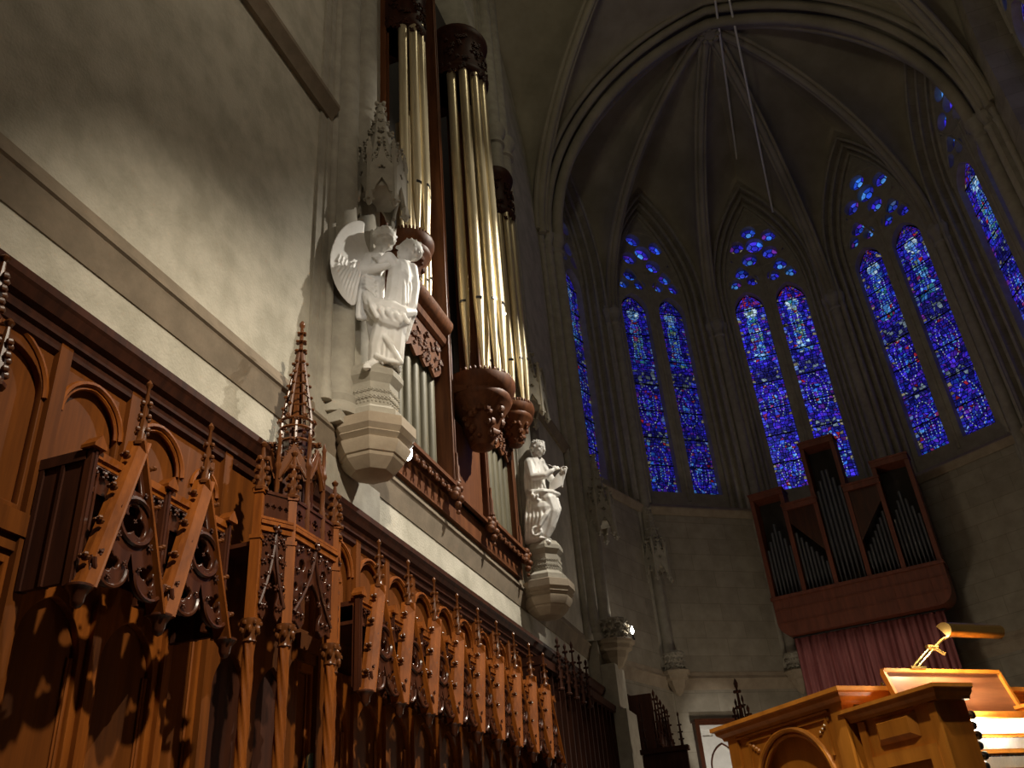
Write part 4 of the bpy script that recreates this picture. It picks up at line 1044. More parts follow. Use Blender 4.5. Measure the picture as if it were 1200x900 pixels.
hand(mb, A(.06, 1.53, .24), U * 1 + V((0, 0, .2)), V((0, 0, 1)), -W * .5 + U * .3, .15, .013)
chain(mb, [(A(.02, 1.56, -.04), .075), (A(.16, 1.48, -.06), .06), (A(.27, 1.38, .02), .048)])
hand(mb, A(.27, 1.38, .02), U * .6 + W * .8, V((0, 0, 1)), -U, .15, .013)
mb.ball(A(-.20, 1.26, .05), (.10, .10, .12), 12, 8)
for k in range(4): fold(mb, [A(-.27, 1.34 - .05 * k, .06), A(-.20, 1.36 - .05 * k, .16), A(-.10, 1.30 - .07 * k, .2)], [.016, .022, .018])
for k in range(6): fold(mb, [A(-.25 + .035 * k, 1.24, .07 + .015 * k), A(-.275 + .04 * k, 1.02, .08 + .015 * k), A(-.275 + .04 * k, .80 - .01 * (k % 2), .07)], [.03, .04, .044])
mb.ball(A(-.19, .86, .02), (.09, .09, .08), 10, 7)
fuse('angel_figure', mb, M['marble'], st, .010, 3)
mb = MB(off)
chain(mb, [(A(.12, .90, .18), .15), (A(.16, 1.10, .17), .15), (A(.18, 1.30, .16), .155), (A(.18, 1.46, .14), .13)])
chain(mb, [(A(.20, 1.50, .13), .075), (A(.24, 1.60, .12), .068)])
head(mb, A(.285, 1.72, .11), .165, -U * .72 + W * .42 + V((0, 0, .20)), V((0, 0, 1)) + U * .55, 'smooth', 5)
chain(mb, [(A(.12, 1.50, .20), .08), (A(.05, 1.62, .24), .075), (A(-.03, 1.56, .24), .05), (A(-.06, 1.60, .20), .036)])
hand(mb, A(-.06, 1.60, .20), -U * .6 + V((0, 0, .8)), U, -W, .13, .012)
chain(mb, [(A(.30, 1.46, .12), .082), (A(.335, 1.22, .17), .066), (A(.31, .96, .22), .054), (A(.27, .88, .26), .04)])
hand(mb, A(.27, .88, .26), -U * .8 - V((0, 0, .4)), W, -V((0, 0, 1)), .14, .012)
# legs under heavy drapery, the hem swinging to the right
chain(mb, [(A(.06, .88, .18), .15), (A(.0, .62, .15), .135), (A(-.07, .40, .12), .105), (A(-.09, .22, .10), .085)])
chain(mb, [(A(.13, .84, .18), .15), (A(.11, .55, .15), .125), (A(.09, .28, .12), .12)])
mb.ball(A(.07, .24, .11), (.13, .12, .07), 14, 8)
chain(mb, [(A(-.11, .19, .12), .06), (A(-.17, .165, .20), .052), (A(-.19, .155, .26), .04)])
for k in range(5): mb.cap(A(-.215 + .018 * k, .15, .27), A(-.22 + .018 * k, .145, .305 - .005 * abs(k - 3)), .012, .010, 6)
# swags of cloth over the lap
fold(mb, [A(-.20, 1.10, .12), A(-.14, .98, .22), A(-.03, .92, .29), A(.08, .89, .31), A(.20, .84, .28), A(.31, .86, .19)], [.055, .085, .105, .11, .09, .06], 10)
fold(mb, [A(-.18, .96, .14), A(-.10, .84, .24), A(.02, .76, .29), A(.13, .71, .28), A(.25, .76, .22)], [.05, .07, .08, .08, .05], 10)
for k in range(5): fold(mb, [A(-.17 + .085 * k, 1.05 - .03 * k, .28 + .02 * (2 - abs(k - 2))), A(-.13 + .085 * k, .93 - .03 * k, .36 + .02 * (2 - abs(k - 2))), A(-.08 + .085 * k, .80 - .02 * k, .34)], [.02, .034, .026])
for k in range(7): fold(mb, [A(.10 + .035 * k, 1.46 - .012 * abs(k - 3), .27 - .022 * abs(k - 3)), A(.12 + .034 * k, 1.22, .31 - .026 * abs(k - 3)), A(.14 + .026 * k, .98, .32 - .026 * abs(k - 3))], [.012, .018, .022])
for k in range(5): fold(mb, [A(.33 + .005 * k, 1.42, .12 - .025 * k), A(.345, 1.14, .14 - .025 * k), A(.31 - .01 * k, .82, .16 - .02 * k), A(.23 - .015 * k, .50, .16 - .02 * k)], [.022, .032, .036, .024])
for k in range(7):
    f = k / 6; fold(mb, [A(-.08 + .27 * f, .70 - .03 * f, .25 - .08 * abs(f - .5)), A(-.10 + .29 * f, .46, .22 - .08 * abs(f - .5)), A(-.11 + .29 * f, .205 + .02 * (k % 2), .20 - .10 * abs(f - .5))], [.018, .024, .026])
fold(mb, [A(-.05, .62, .22), A(.06, .44, .25), A(.17, .22, .20)], [.02, .034, .03]); fold(mb, [A(-.09, .30, .2), A(.03, .235, .23), A(.17, .20, .19)], .024)
fuse('draped_figure', mb, M['marble'], st, .009, 3)
mb = MB(off); mb.lathe([(.19, .10), (.20, .12), (.185, .15)], A0 - U * .02, 12); mb.build('plinth', M['marble'], st)
def smooth_loop(p, n=2):
    for _ in range(n):
        q = []
        for i in range(len(p)):
            a, b = p[i], p[(i + 1) % len(p)]
            q += [(a[0] * .75 + b[0] * .25, a[1] * .75 + b[1] * .25), (a[0] * .25 + b[0] * .75, a[1] * .25 + b[1] * .75)]
        p = q
    return p
def wing(sgn, vb, parent):
    ol = [(-.22, 2.17), (-.38, 2.17), (-.53, 2.00), (-.615, 1.70), (-.60, 1.42), (-.51, 1.13), (-.33, .90), (-.285, 1.09), (-.29, 1.29), (-.24, 1.42), (-.16, 1.46), (-.12, 1.56), (-.17, 1.70), (-.22, 1.86), (-.235, 2.02)]
    ol = smooth_loop(ol, 2)
    mb = MB(off); n = len(ol)
    def Pt(u, z, d):
        if sgn > 0: return A(u, z, vb + .95 * max(0, -.14 - u) + d)
        f = -.14 - u; return A(-.10 - .22 * f, z - .12, -.10 - .45 * f + d)
    cx = sum(q[0] for q in ol) / n; cz = sum(q[1] for q in ol) / n
    vs = []; fs = []; rings = (1, .8, .55, .3)
    for d in (.020, -.020):
        b = len(vs)
        for f in rings: vs += [Pt(cx + (u - cx) * f, cz + (z - cz) * f, d * (1.3 - .5 * f)) for u, z in ol]
        vs.append(Pt(cx, cz, d * 1.3)); c = len(vs) - 1; R_ = len(rings)
        for k in range(R_ - 1):
            for i in range(n): fs.append((b + k * n + i, b + k * n + (i + 1) % n, b + (k + 1) * n + (i + 1) % n, b + (k + 1) * n + i))
        for i in range(n): fs.append((b + (R_ - 1) * n + i, b + (R_ - 1) * n + (i + 1) % n, c))
    m2 = R_ * n + 1
    for i in range(n): fs.append((i, (i + 1) % n, m2 + (i + 1) % n, m2 + i))
    mb.add(vs, fs)
    for k in range(9):      # long flight feathers fanning towards the tip
        f = k / 8; a = (-.26 - .22 * f, 1.42 + .12 * f); b = (-.325 - .235 * f ** .8, .98 + .50 * f ** 1.2)
        mb.tube([Pt(a[0], a[1], .016), Pt((a[0] + b[0]) / 2 - .008, (a[1] + b[1]) / 2, .022), Pt(b[0], b[1], .014)], [.012, .016, .006], 8)
    for k in range(6):      # short coverts
        f = k / 5; a = (-.30 - .20 * f, 1.50 + .16 * f); b = (-.33 - .20 * f, 1.40 + .16 * f); mb.tube([Pt(a[0], a[1], .018), Pt(b[0], b[1], .022)], [.010, .018], 8)
    return fuse('wing', mb, M['marble'], parent, .007, 2)
wing(1, .02, st); wing(-1, .0, st)
# ---- seated scribe with a scroll
S0 = V((-3.60, 13.12, 6.44)); U, W = local(S0)
def S(u, z, v=0): f = 1 - v / 13.6; return S0 + U * (u * f) + W * v + V((0, 0, (4.84 + z) * f - 4.84))
sc = thing('scribe_statue', 'white marble robed figure writing on a scroll, on the right stone bracket', 'statue', S0)
off = tuple(S0); mb = MB(off)
chain(mb, [(S(-.06, .92, .06), .19), (S(-.08, 1.12, .05), .185), (S(-.07, 1.32, .04), .18), (S(-.06, 1.50, .04), .15)])
mb.ball(S(-.13, 1.56, .05), .10, 10, 8); mb.ball(S(.04, 1.54, .0), .10, 10, 8)
chain(mb, [(S(-.03, 1.56, .05), .075), (S(.0, 1.68, .06), .068)])
head(mb, S(.035, 1.81, .07), .165, U * .78 + W * .45 + V((0, 0, -.30)), V((0, 0, 1)) + U * .15, 'smooth', 9)
chain(mb, [(S(-.13, 1.54, .12), .09), (S(-.10, 1.29, .22), .078), (S(.10, 1.30, .27), .06), (S(.22, 1.37, .26), .044), (S(.25, 1.39, .25), .034)])
hand(mb, S(.25, 1.39, .25), U + V((0, 0, .35)), V((0, 0, 1)), -W, .14, .012)
mb.cap(S(.31, 1.42, .26), S(.17, 1.51, .24), .012, .008, 6)           # pen
chain(mb, [(S(.06, 1.50, -.02), .085), (S(.20, 1.24, .04), .065), (S(.28, 1.12, .12), .05)])
hand(mb, S(.28, 1.12, .12), U * .8 + W * .4, V((0, 0, 1)), W, .14, .012)
for c, r in ((S(-.02, .84, .12), (.24, .18, .20)), (S(-.0, .68, .14), (.27, .19, .22)), (S(-.07, .48, .12), (.24, .19, .26)), (S(-.14, .26, .10), (.19, .18, .14)), (S(-.16, .17, .10), (.17, .17, .08))): mb.ball(c, r, 16, 10)
chain(mb, [(S(.12, .86, .20), .14), (S(.17, .64, .20), .12), (S(.10, .40, .18), .10), (S(.03, .24, .18), .07)])
for k in range(6): fold(mb, [S(-.21 + .045 * k, 1.54 - .02 * k, .14), S(-.23 + .05 * k, 1.30, .20 + .01 * k), S(-.24 + .055 * k, 1.08, .20 + .01 * k)], [.016, .022, .026])
fold(mb, [S(-.22, 1.05, .10), S(-.10, 1.01, .25), S(.06, 1.01, .29), S(.20, .98, .26), S(.30, .94, .14)], [.05, .06, .06, .055, .04], 8)
rng = random.Random(12)
for k in range(26): mb.ball(S(rng.uniform(-.14, .10), rng.uniform(.86, 1.04), rng.uniform(.27, .32)), rng.uniform(.02, .034), 7, 5)    # ruffled cloth at the waist
for k in range(9):
    f = k / 8; fold(mb, [S(-.22 + .46 * f, .90, .26 - .10 * abs(f - .5)), S(-.27 + .50 * f, .58, .31 - .14 * abs(f - .5)), S(-.30 + .36 * f, .20 + .10 * f, .26 - .12 * abs(f - .5))], [.02, .032, .03])
fold(mb, [S(.27, .86, .16), S(.29, .68, .18), S(.20, .46, .2), S(.10, .28, .2)], [.03, .04, .034, .024]); fold(mb, [S(.22, .80, .26), S(.06, .60, .32), S(-.06, .42, .32)], [.024, .036, .03])
fold(mb, [S(-.12 + .075 * math.cos(q * .75), .33 + .075 * math.sin(q * .75), .29) for q in range(9)], .026)
mb.ball(S(.06, .13, .20), .042, 10, 8); chain(mb, [(S(.0, .15, .16), .05), (S(.06, .13, .22), .04)])
fuse('robed_figure', mb, M['marble'], sc, .010, 3)
# scroll: a sheet on the knee with its far edge rolled into a tapering curl
mb = MB(off); n = 8; g = []
for d in (0, .02):
    for j in range(n + 1):
        for i in range(n + 1):
            a, b = i / n, j / n; g.append(S(.14 + .24 * a + .03 * b, .98 + .12 * a + .30 * b * (.6 + .4 * a), .20 + .03 * math.sin(a * 2.5) + d))
m = n + 1; q2 = m * m; fs = []
for j in range(n):
    for i in range(n): fs += [(j * m + i, j * m + i + 1, (j + 1) * m + i + 1, (j + 1) * m + i), (q2 + j * m + i, q2 + (j + 1) * m + i, q2 + (j + 1) * m + i + 1, q2 + j * m + i + 1)]
for i in range(n): fs += [(i, q2 + i, q2 + i + 1, i + 1), (n * m + i, n * m + i + 1, q2 + n * m + i + 1, q2 + n * m + i), (i * m, (i + 1) * m, q2 + (i + 1) * m, q2 + i * m), (i * m + n, q2 + i * m + n, q2 + (i + 1) * m + n, (i + 1) * m + n)]
mb.add(g, fs); sh = mb.build('scroll', M['marble'], sc, smooth=60)
mb = MB(off); mb.tube([S(.375, 1.06, .20), S(.39, 1.18, .20), S(.415, 1.30, .20), S(.435, 1.40, .20), S(.437, 1.42, .20)], [.014, .026, .045, .060, .050], 14)
mb.tube([S(.437 + (.058 - .005 * q) * math.cos(q * .7), 1.385 + (.062 - .005 * q) * math.sin(q * .7), .262) for q in range(11)], .010, 6); mb.build('scroll_curl', M['marble'], sc)
mb = MB(off); mb.lathe([(.20, .10), (.215, .12), (.19, .15)], S0 + U * -.09 + W * .06, 12); mb.build('plinth', M['marble'], sc)
# ------------------------------------------------------------------ chamber organ under the central window
t = thing('chamber_organ', 'dark chamber organ with silver pipes and five panels below the central window', 'organ', (1.38, 21.92, 6.6), math.radians(-13))
def cb(): return MB()
Wd = 1.98
ol = [(-Wd, .90), (-Wd, .34)] + [(-Wd + .34 - .34 * math.cos(PI / 2 * q / 6), .34 - .34 * math.sin(PI / 2 * q / 6)) for q in range(1, 7)] + [(Wd - .34 + .34 * math.sin(PI / 2 * q / 6), .34 - .34 * math.cos(PI / 2 * q / 6)) for q in range(7)] + [(Wd, .90)]
mb = cb(); mb.poly(ol, .72, frame((0, .36, 0), (1, 0, 0), (0, 0, 1))); mb.build('base_box', M['redwood'], t, smooth=25)
mb = cb()
for z in (.30, .62): mb.box(-Wd + .05, Wd - .05, -.02, .01, z, z + .025)
for k in range(-2, 3): mb.box(k * .8 - .012, k * .8 + .012, -.015, .01, .05, .88)
mb.box(-Wd - .03, Wd + .03, -.05, .72, .88, .96); mb.build('base_moulding', M['redwood'], t, smooth=0)
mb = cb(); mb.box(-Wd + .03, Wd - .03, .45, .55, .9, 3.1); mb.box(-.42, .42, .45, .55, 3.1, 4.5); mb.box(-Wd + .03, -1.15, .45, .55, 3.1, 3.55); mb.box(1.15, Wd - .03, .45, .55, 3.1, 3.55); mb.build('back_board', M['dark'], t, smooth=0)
tops = [3.65, 3.18, 4.65, 3.25, 3.65]
for k in range(6):
    x = -Wd + .05 + k * (2 * Wd - .1) / 5; z = max([tops[j] for j in (k - 1, k) if 0 <= j < 5])
    mb = cb(); mb.box(x - .05, x + .05, -.02, .5, .9, z); mb.build('post', M['redwood'], t, smooth=0)
for k in range(5):
    x0 = -Wd + .05 + k * (2 * Wd - .1) / 5; x1 = x0 + (2 * Wd - .1) / 5; z = tops[k]
    mb = cb(); mb.box(x0 - .05, x1 + .05, -.05, .5, z - .16, z); mb.box(x0 - .07, x1 + .07, -.07, .5, z - .03, z + .02); mb.build('top_rail', M['redwood'], t, smooth=0)
    n = 7 if k != 2 else 6
    for j in range(n):
        f = (j + .5) / n; x = x0 + .06 + (x1 - x0 - .12) * f; r = .040 if k != 2 else .052
        if k in (0, 4): zt = 2.05 + .75 * (1 - abs(f - .5) * 2); zm = 1.45
        elif k == 2: zt = 3.2 + .75 * (1 - abs(f - .5) * 2); zm = 1.95
        else: zt = (2.5 - 1.0 * f) if k == 1 else (1.5 + 1.0 * f); zm = 1.3
        mb = cb(); mb.lathe([(r * .35, .96), (r, zm), (r, zt)], (x, .12, 0), 10); mb.box(x - r * .5, x + r * .5, .12 - r * 1.04, .12 - r * .8, zm + .02, zm + .05); mb.build('organ_pipe', M['tin'], t)
    if k in (1, 3):
        mb = cb(); s = 1 if k == 1 else -1; a, b = (x0, x1) if k == 1 else (x1, x0)
        mb.poly([(a + .0, tops[k] - .1), (b, tops[k] - .1), (b, 1.75), (a, 2.75)], .02, frame((0, .04, 0), (1, 0, 0), (0, 0, 1))); mb.build('sloping_panel', M['dwood'], t, smooth=0)
# curtain
t = thing('curtain', 'pleated crimson curtain hanging below the dark chamber organ', 'curtain', (1.42, 22.2, 6.55), math.radians(-10))
mb = MB(); n = 220; vs = []; fs = []; rng = random.Random(4); ph = [rng.uniform(0, 6) for _ in range(6)]
for j, z in enumerate((0.0, -.5, -1.2, -2.4, -4.4)):
    for i in range(n + 1):
        x = -1.68 + 3.36 * i / n; a = .02 + .012 * j
        vs.append((x + .012 * math.sin(x * 31 + ph[0]), a * math.sin(x * 47 + ph[1] + .3 * j) + a * .7 * math.sin(x * 29 + ph[2] + .2 * j), z))
for j in range(4):
    for i in range(n): fs.append((j * (n + 1) + i, j * (n + 1) + i + 1, (j + 1) * (n + 1) + i + 1, (j + 1) * (n + 1) + i))
mb.add(vs, fs); o = mb.build('drape', M['velvet'], t, smooth=80, recalc=False); md = o.modifiers.new('s', 'SOLIDIFY'); md.thickness = .01
mb = MB(); mb.tube([(-1.72, .0, .02), (1.72, .0, .02)], .02, 8); mb.build('rod', M['iron'], t)

# ------------------------------------------------------------------ carved brackets and canopies on the apse shafts
def shaft_bracket(label, loc, s=1):
    t = thing('shaft_bracket', label, 'bracket', loc, group='leaf carved brackets on the apse shafts'); k = 1 / math.cos(PI / 8)
    mb = MB(); mb.lathe([(r * k * s, z) for r, z in ((.02, -.42), (.10, -.36), (.15, -.25), (.17, -.22), (.20, -.10), (.26, -.06), (.27, .02), (.31, .05), (.32, .10), (.28, .13))], (0, 0, 0), 8, rot=PI / 8); mb.build('moulded_base', M['string'], t, smooth=20)
    mb = MB(); mb.lathe([(.22 * s, .13), (.18 * s, .22), (.20 * s, .35), (.27 * s, .50), (.24 * s, .54)], (0, 0, 0), 14)
    for q in range(3):
        for j in range(12):
            a = j * PI / 6 + q * .26; crocket(mb, ((.215 + .02 * q) * s * math.cos(a), (.215 + .02 * q) * s * math.sin(a), .20 + .13 * q), .045 * s, (math.cos(a), math.sin(a), .3))
    mb.build('carved_leaves', M['stone'], t); return t
shaft_bracket('leaf carved stone bracket on the apse arch pier, small lamp on its edge', (-3.56, 17.3, 5.75), 1.25)
cA = inn(cn[1], .22)
shaft_bracket('carved stone bracket with leaf capital at the corner left of the pale door', (cA[0], cA[1], 5.78), 1.0)
c_ = inn(cn[2], .22); shaft_bracket('carved stone bracket at the corner just left of the crimson curtain', (c_[0], c_[1], 5.78), 1.0)
dup(k1, (-3.50, 17.36, -.78), 'carved stone canopy hanging on the pier of the apse arch')
dup(k1, (cA[0] - .02, cA[1] - .02, -.80), 'carved stone canopy on the corner shaft below the leftmost facing window')
# pedestal of the apse-arch pier
mb = MB(); mb.box(-4.05, -3.52, 16.95, 17.75, 0, 5.40); mb.box(-4.05, -3.40, 16.9, 17.8, 0, 4.55); struct(mb.build('trim_60', M['stone'], smooth=0))
# small lamp
t = thing('ledge_lamp', 'tiny bright lamp on the edge of the carved bracket at the apse arch', 'lamp', (-3.18, 17.42, 5.88))
mb = MB(); mb.lathe([(.035, 0), (.035, .03), (.018, .04), (.018, .10), (.03, .11)], (0, 0, 0), 10); mb.build('holder', M['iron'], t)
mb = MB(); mb.lathe([(.012, .11), (.03, .15), (.032, .19), (.012, .25), (.003, .28)], (0, 0, 0), 10); mb.build('bulb', M['flame'], t)
# pale door in the left bay
x, y, rz = bayM(1)
d = bpy.data.objects.new('door_1', None); COL.objects.link(d); d.location = (x, y, 0); d.rotation_euler = (0, 0, rz); struct(d, 'pale panelled doorway with pointed arch low in the left apse bay')
mb = MB(); mb.plate([rect(-1.32, -.12, 0, 4.82), rect(-1.22, -.22, 0, 4.74)], .16, XZ(-.06)); mb.box(-1.36, -.08, -.2, 0, 4.80, 4.86); mb.build('frame', M['dwood'], d, smooth=0)
mb = MB(); mb.box(-1.22, -.22, -.04, -.005, 0, 4.74); mb.build('leaf', M['white'], d, smooth=0)
mb = MB(); mb.plate([rect(-1.22, -.22, 0, 4.74), archloop(-.72, .4, 3.85, .33, .48, 10)] + [rect(-1.16 + .34 * k, -.90 + .34 * k, 4.50, 4.66) for k in range(3)], .05, XZ(-.065)); mb.build('panel', M['white'], d, smooth=0)
mb = MB(); mb.tube([(-.72 - .33, -.10, .4)] + [(-.72 - .34 * math.cos(PI * q / 20), -.10, 3.85 + pointed(.34 * math.cos(PI * q / 20), .34, .49)) for q in range(21)] + [(-.72 + .33, -.10, .4)], .02, 6)
mb.build('arch_moulding', M['dwood'], d)
# far dark stalls against the left side of the apse and a pinnacled screen
t = thing('far_stall', 'dark tall stall with spiky pinnacles beyond the apse arch pier', 'stall', (-3.3, 19.0, 0))
mb = MB(off=t.location); mb.box(-3.75, -3.55, 18.0, 19.2, 0, 5.0); mb.box(-3.75, -3.1, 17.95, 18.05, 0, 4.95); mb.box(-3.55, -3.05, 18.0, 19.7, 3.6, 3.75); mb.box(-3.55, -3.1, 18.0, 19.7, 4.0, 4.05); mb.build('carcass', M['ddwood'], t, smooth=0)
for k in range(5):
    yy = 18.15 + .34 * k; zz = 3.75
    mb = MB(off=t.location); mb.box(-3.12, -3.04, yy - .03, yy + .03, 2.6, 4.0); finial_mb(mb, (-3.08, yy, 4.0), 1.05 - .04 * k, .04, 4); mb.build('pinnacle', M['ddwood'], t)
    mb = MB(off=t.location); Fm = frame((-3.07, yy + .17, 0), (0, 1, 0), (0, 0, 1)); mb.plate([[(-.15, 3.5), (-.10, 3.55), (0, 3.75), (.10, 3.55), (.15, 3.5), (.15, 3.95), (0, 4.3), (-.15, 3.95)], circle(0, 3.98, .05, 8)], .04, Fm); mb.build('gablet', M['ddwood'], t, smooth=30)
t = thing('far_rail', 'dark low oak desk front standing before the far stall', 'desk', (-2.6, 17.0, 0))
mb = MB(off=t.location); mb.box(-3.2, -2.42, 16.9, 17.0, 0, 3.75); mb.box(-3.25, -2.38, 16.85, 17.05, 3.72, 3.80)
for k in range(4): mb.box(-3.15 + .19 * k, -3.10 + .19 * k, 16.86, 16.9, .3, 3.6)
mb.build('front', M['ddwood'], t, smooth=0)
for k in range(4):
    mb = MB(off=t.location); finial_mb(mb, (-3.15 + .22 * k, 16.95, 3.78), .85 - .085 * k, .028, 3); mb.build('finial', M['ddwood'], t)
t = thing('pinnacled_screen', 'slender dark pinnacled screen between the pale door and the console', 'screen', (-1.50, 18.6, 0))
mb = MB(off=t.location); mb.box(-1.81, -1.19, 18.5, 18.7, 0, 3.95); mb.build('body', M['ddwood'], t, smooth=0)
for (dx, z0, h, r) in ((0, 3.7, 1.42, .06), (-.13, 3.6, 1.0, .045), (.14, 3.6, 1.0, .045), (-.26, 3.5, .70, .045), (.26, 3.5, .70, .045), (.07, 3.7, 1.1, .035), (-.07, 3.7, 1.05, .035)):
    mb = MB(off=t.location); mb.box(-1.50 + dx - r, -1.50 + dx + r, 18.6 - r, 18.6 + r, 3.2, z0 + .02); finial_mb(mb, (-1.50 + dx, 18.6, z0), h, r, 4); mb.build('pinnacle', M['ddwood'], t)
# steel cables from the choir vault to the apse wall
for nm, a, b in (('long pale steel cable crossing the apse vault, right one of two', (1.96, 16.7, 21.95), (2.08, 23.15, 19.67)), ('fainter steel cable left of the longer one', (1.60, 16.6, 21.95), (1.42, 22.6, 21.6))):
    mb = MB(off=a); mb.tube([a, b], .03, 6); o = mb.build('cable', M['cable']); o.location = a; put(o, nm, 'cable', 'steel cables across the vault')

# small dark green plaque on the panelling beyond the spired canopy
t = thing('plaque', 'small dark green round topped plaque on the panel right of the spired canopy', 'plaque', (XL, 6.60, 2.62))
mb = MB(); mb.poly(archloop(0, -.10, .06, .065, .065, 8), .02, YZ(.115)); mb.build('face', M['green'], t, smooth=0)
mb = MB(); mb.tube([(.12, a, b) for a, b in archloop(0, -.10, .06, .068, .068, 8)], .006, 6, closed=True); mb.build('rim', M['brass'], t)
# ------------------------------------------------------------------ organ console: local x towards the player, y to the player's right
KC = 1.3; RZ = math.atan2(-.76, .65); CL = (-.47 * KC, 4.96 * KC, 1.6 - KC)
t = thing('organ_console', 'honey oak organ console with stop knobs and white keys, lower right', 'organ console', CL, RZ); t.scale = (KC,) * 3
zz = lambda z: z - .6
mb = MB(); mb.box(.02, .90, .02, 1.12, 0, zz(2.22)); mb.build('body', M['console'], t, smooth=0)
mb = MB(); Fx = frame((0, .0, 0), (1, 0, 0), (0, 0, 1))
mb.plate([rect(.02, .90, 0, zz(2.245)), archloop(.475, .2, zz(1.92), .275, .275, 16)], .05, frame((0, -.005, 0), (1, 0, 0), (0, 0, 1)))
mb.build('end_frame', M['console'], t, smooth=30)
mb = MB()
for rr, yy, th in ((.285, -.032, .014), (.262, -.02, .010)): mb.tube([(.475 + rr, yy, .2)] + [(.475 + rr * math.cos(PI * q / 24), yy, zz(1.92) + rr * math.sin(PI * q / 24)) for q in range(25)] + [(.475 - rr, yy, .2)], th, 8)
for s in (-1, 1):     # spandrel carving
    for k in range(5): mb.ball((.475 + s * (.235 + .018 * k), -.03, zz(2.15 + .012 * k)), (.016, .01, .012), 6, 4)
    mb.add([(.475 + s * .10, -.031, zz(2.208)), (.475 + s * .30, -.031, zz(2.208)), (.475 + s * .30, -.031, zz(2.05)), (.475 + s * .288, -.031, zz(2.05)), (.475 + s * .288, -.031, zz(2.197)), (.475 + s * .10, -.031, zz(2.197)),
            (.475 + s * .10, -.04, zz(2.208)), (.475 + s * .30, -.04, zz(2.208)), (.475 + s * .30, -.04, zz(2.05)), (.475 + s * .288, -.04, zz(2.05)), (.475 + s * .288, -.04, zz(2.197)), (.475 + s * .10, -.04, zz(2.197))],
           [(6, 7, 10, 11), (7, 8, 9, 10), (0, 1, 7, 6), (1, 2, 8, 7), (2, 3, 9, 8), (3, 4, 10, 9), (4, 5, 11, 10), (5, 0, 6, 11)])
mb.build('arch_moulding', M['console'], t)
mb = MB(); mb.box(.10, .80, -.045, -.02, zz(2.222), zz(2.232)); mb.box(.02, .10, -.045, -.02, 0, zz(2.245)); mb.box(.82, .90, -.045, -.02, 0, zz(2.245)); mb.build('end_pilasters', M['console'], t, smooth=0)
CPf = [(0, 0), (.02, .0), (.025, .015), (.045, .03), (.05, .045), (.065, .05), (.065, .068), (0, .072)]
mb = MB(); mb.sweep(CPf, [(.0, 1.12, zz(2.235)), (.0, -.02, zz(2.235)), (.88, -.02, zz(2.235)), (.88, 1.12, zz(2.235))]); 
mb.box(.0, .88, -.02, 1.12, zz(2.24), zz(2.30)); mb.build('cornice', M['console'], t, smooth=0)
def jamb(y0, y1, name):
    mb = MB(); mb.box(.92, 1.37, y0, y1, 0, zz(2.16))
    for x in (.93, 1.33): mb.box(x, x + .04, y0 - .012, y1 + .0, 0, zz(2.15))
    j = mb.build(name, M['console'], t, smooth=0)
    mb = MB(); mb.sweep([(a * .7, b * .8) for a, b in CPf], [(.915, y1, zz(2.155)), (.915, y0 - .01, zz(2.155)), (1.385, y0 - .01, zz(2.155)), (1.385, y1, zz(2.155))]); mb.box(.915, 1.385, y0 - .01, y1, zz(2.155), zz(2.212)); mb.build('jamb_cap', M['console'], j, smooth=0)
    return j
j1 = jamb(.0, .15, 'left_jamb'); j2 = jamb(.93, 1.10, 'right_jamb')
mb = MB(); mb.add([(1.02, -.001, zz(2.045)), (1.25, -.001, zz(2.045)), (1.25, -.001, zz(2.145)), (1.02, -.001, zz(2.145)), (1.05, -.022, zz(2.065)), (1.22, -.022, zz(2.065)), (1.22, -.022, zz(2.125)), (1.05, -.022, zz(2.125))],
    [(4, 5, 6, 7), (0, 1, 5, 4), (1, 2, 6, 5), (2, 3, 7, 6), (3, 0, 4, 7)]); mb.build('raised_panel', M['console'], j1, smooth=0)
mb = MB(); mb.plate([rect(.97, 1.33, .2, zz(2.01)), rect(1.02, 1.28, .25, zz(1.96))], .02, frame((0, -.006, 0), (1, 0, 0), (0, 0, 1))); mb.build('lower_panel', M['console'], j1, smooth=0)
# music desk leaning back
mb = MB(); mb.add([(.985, .22, zz(2.165)), (.985, .905, zz(2.165)), (.94, .885, zz(2.365)), (.94, .20, zz(2.365)), (.965, .22, zz(2.165)), (.965, .905, zz(2.165)), (.92, .885, zz(2.365)), (.92, .20, zz(2.365))],
    [(0, 1, 2, 3), (7, 6, 5, 4), (0, 4, 5, 1), (1, 5, 6, 2), (2, 6, 7, 3), (3, 7, 4, 0)]); dk = mb.build('music_desk', M['desk'], t, smooth=0)
mb = MB(); mb.bar((.942, .195, zz(2.37)), (.942, .89, zz(2.37)), .028, .016); mb.bar((.987, .91, zz(2.165)), (.942, .89, zz(2.365)), .026, .016, up=(0, 1, 0)); mb.bar((.987, .215, zz(2.165)), (.942, .195, zz(2.365)), .026, .016, up=(0, 1, 0)); mb.build('desk_edging', M['console'], dk, smooth=0)
mb = MB(); mb.box(.93, 1.06, .16, .93, zz(2.135), zz(2.16)); mb.box(1.045, 1.065, .16, .93, zz(2.135), zz(2.172)); mb.build('desk_ledge', M['console'], t, smooth=0)
mb = MB(); mb.box(.9, 1.04, .15, .93, 0, zz(1.93)); mb.box(.9, 1.02, .15, .93, zz(1.9), zz(2.14)); mb.build('nameboard', M['console'], t, smooth=0)
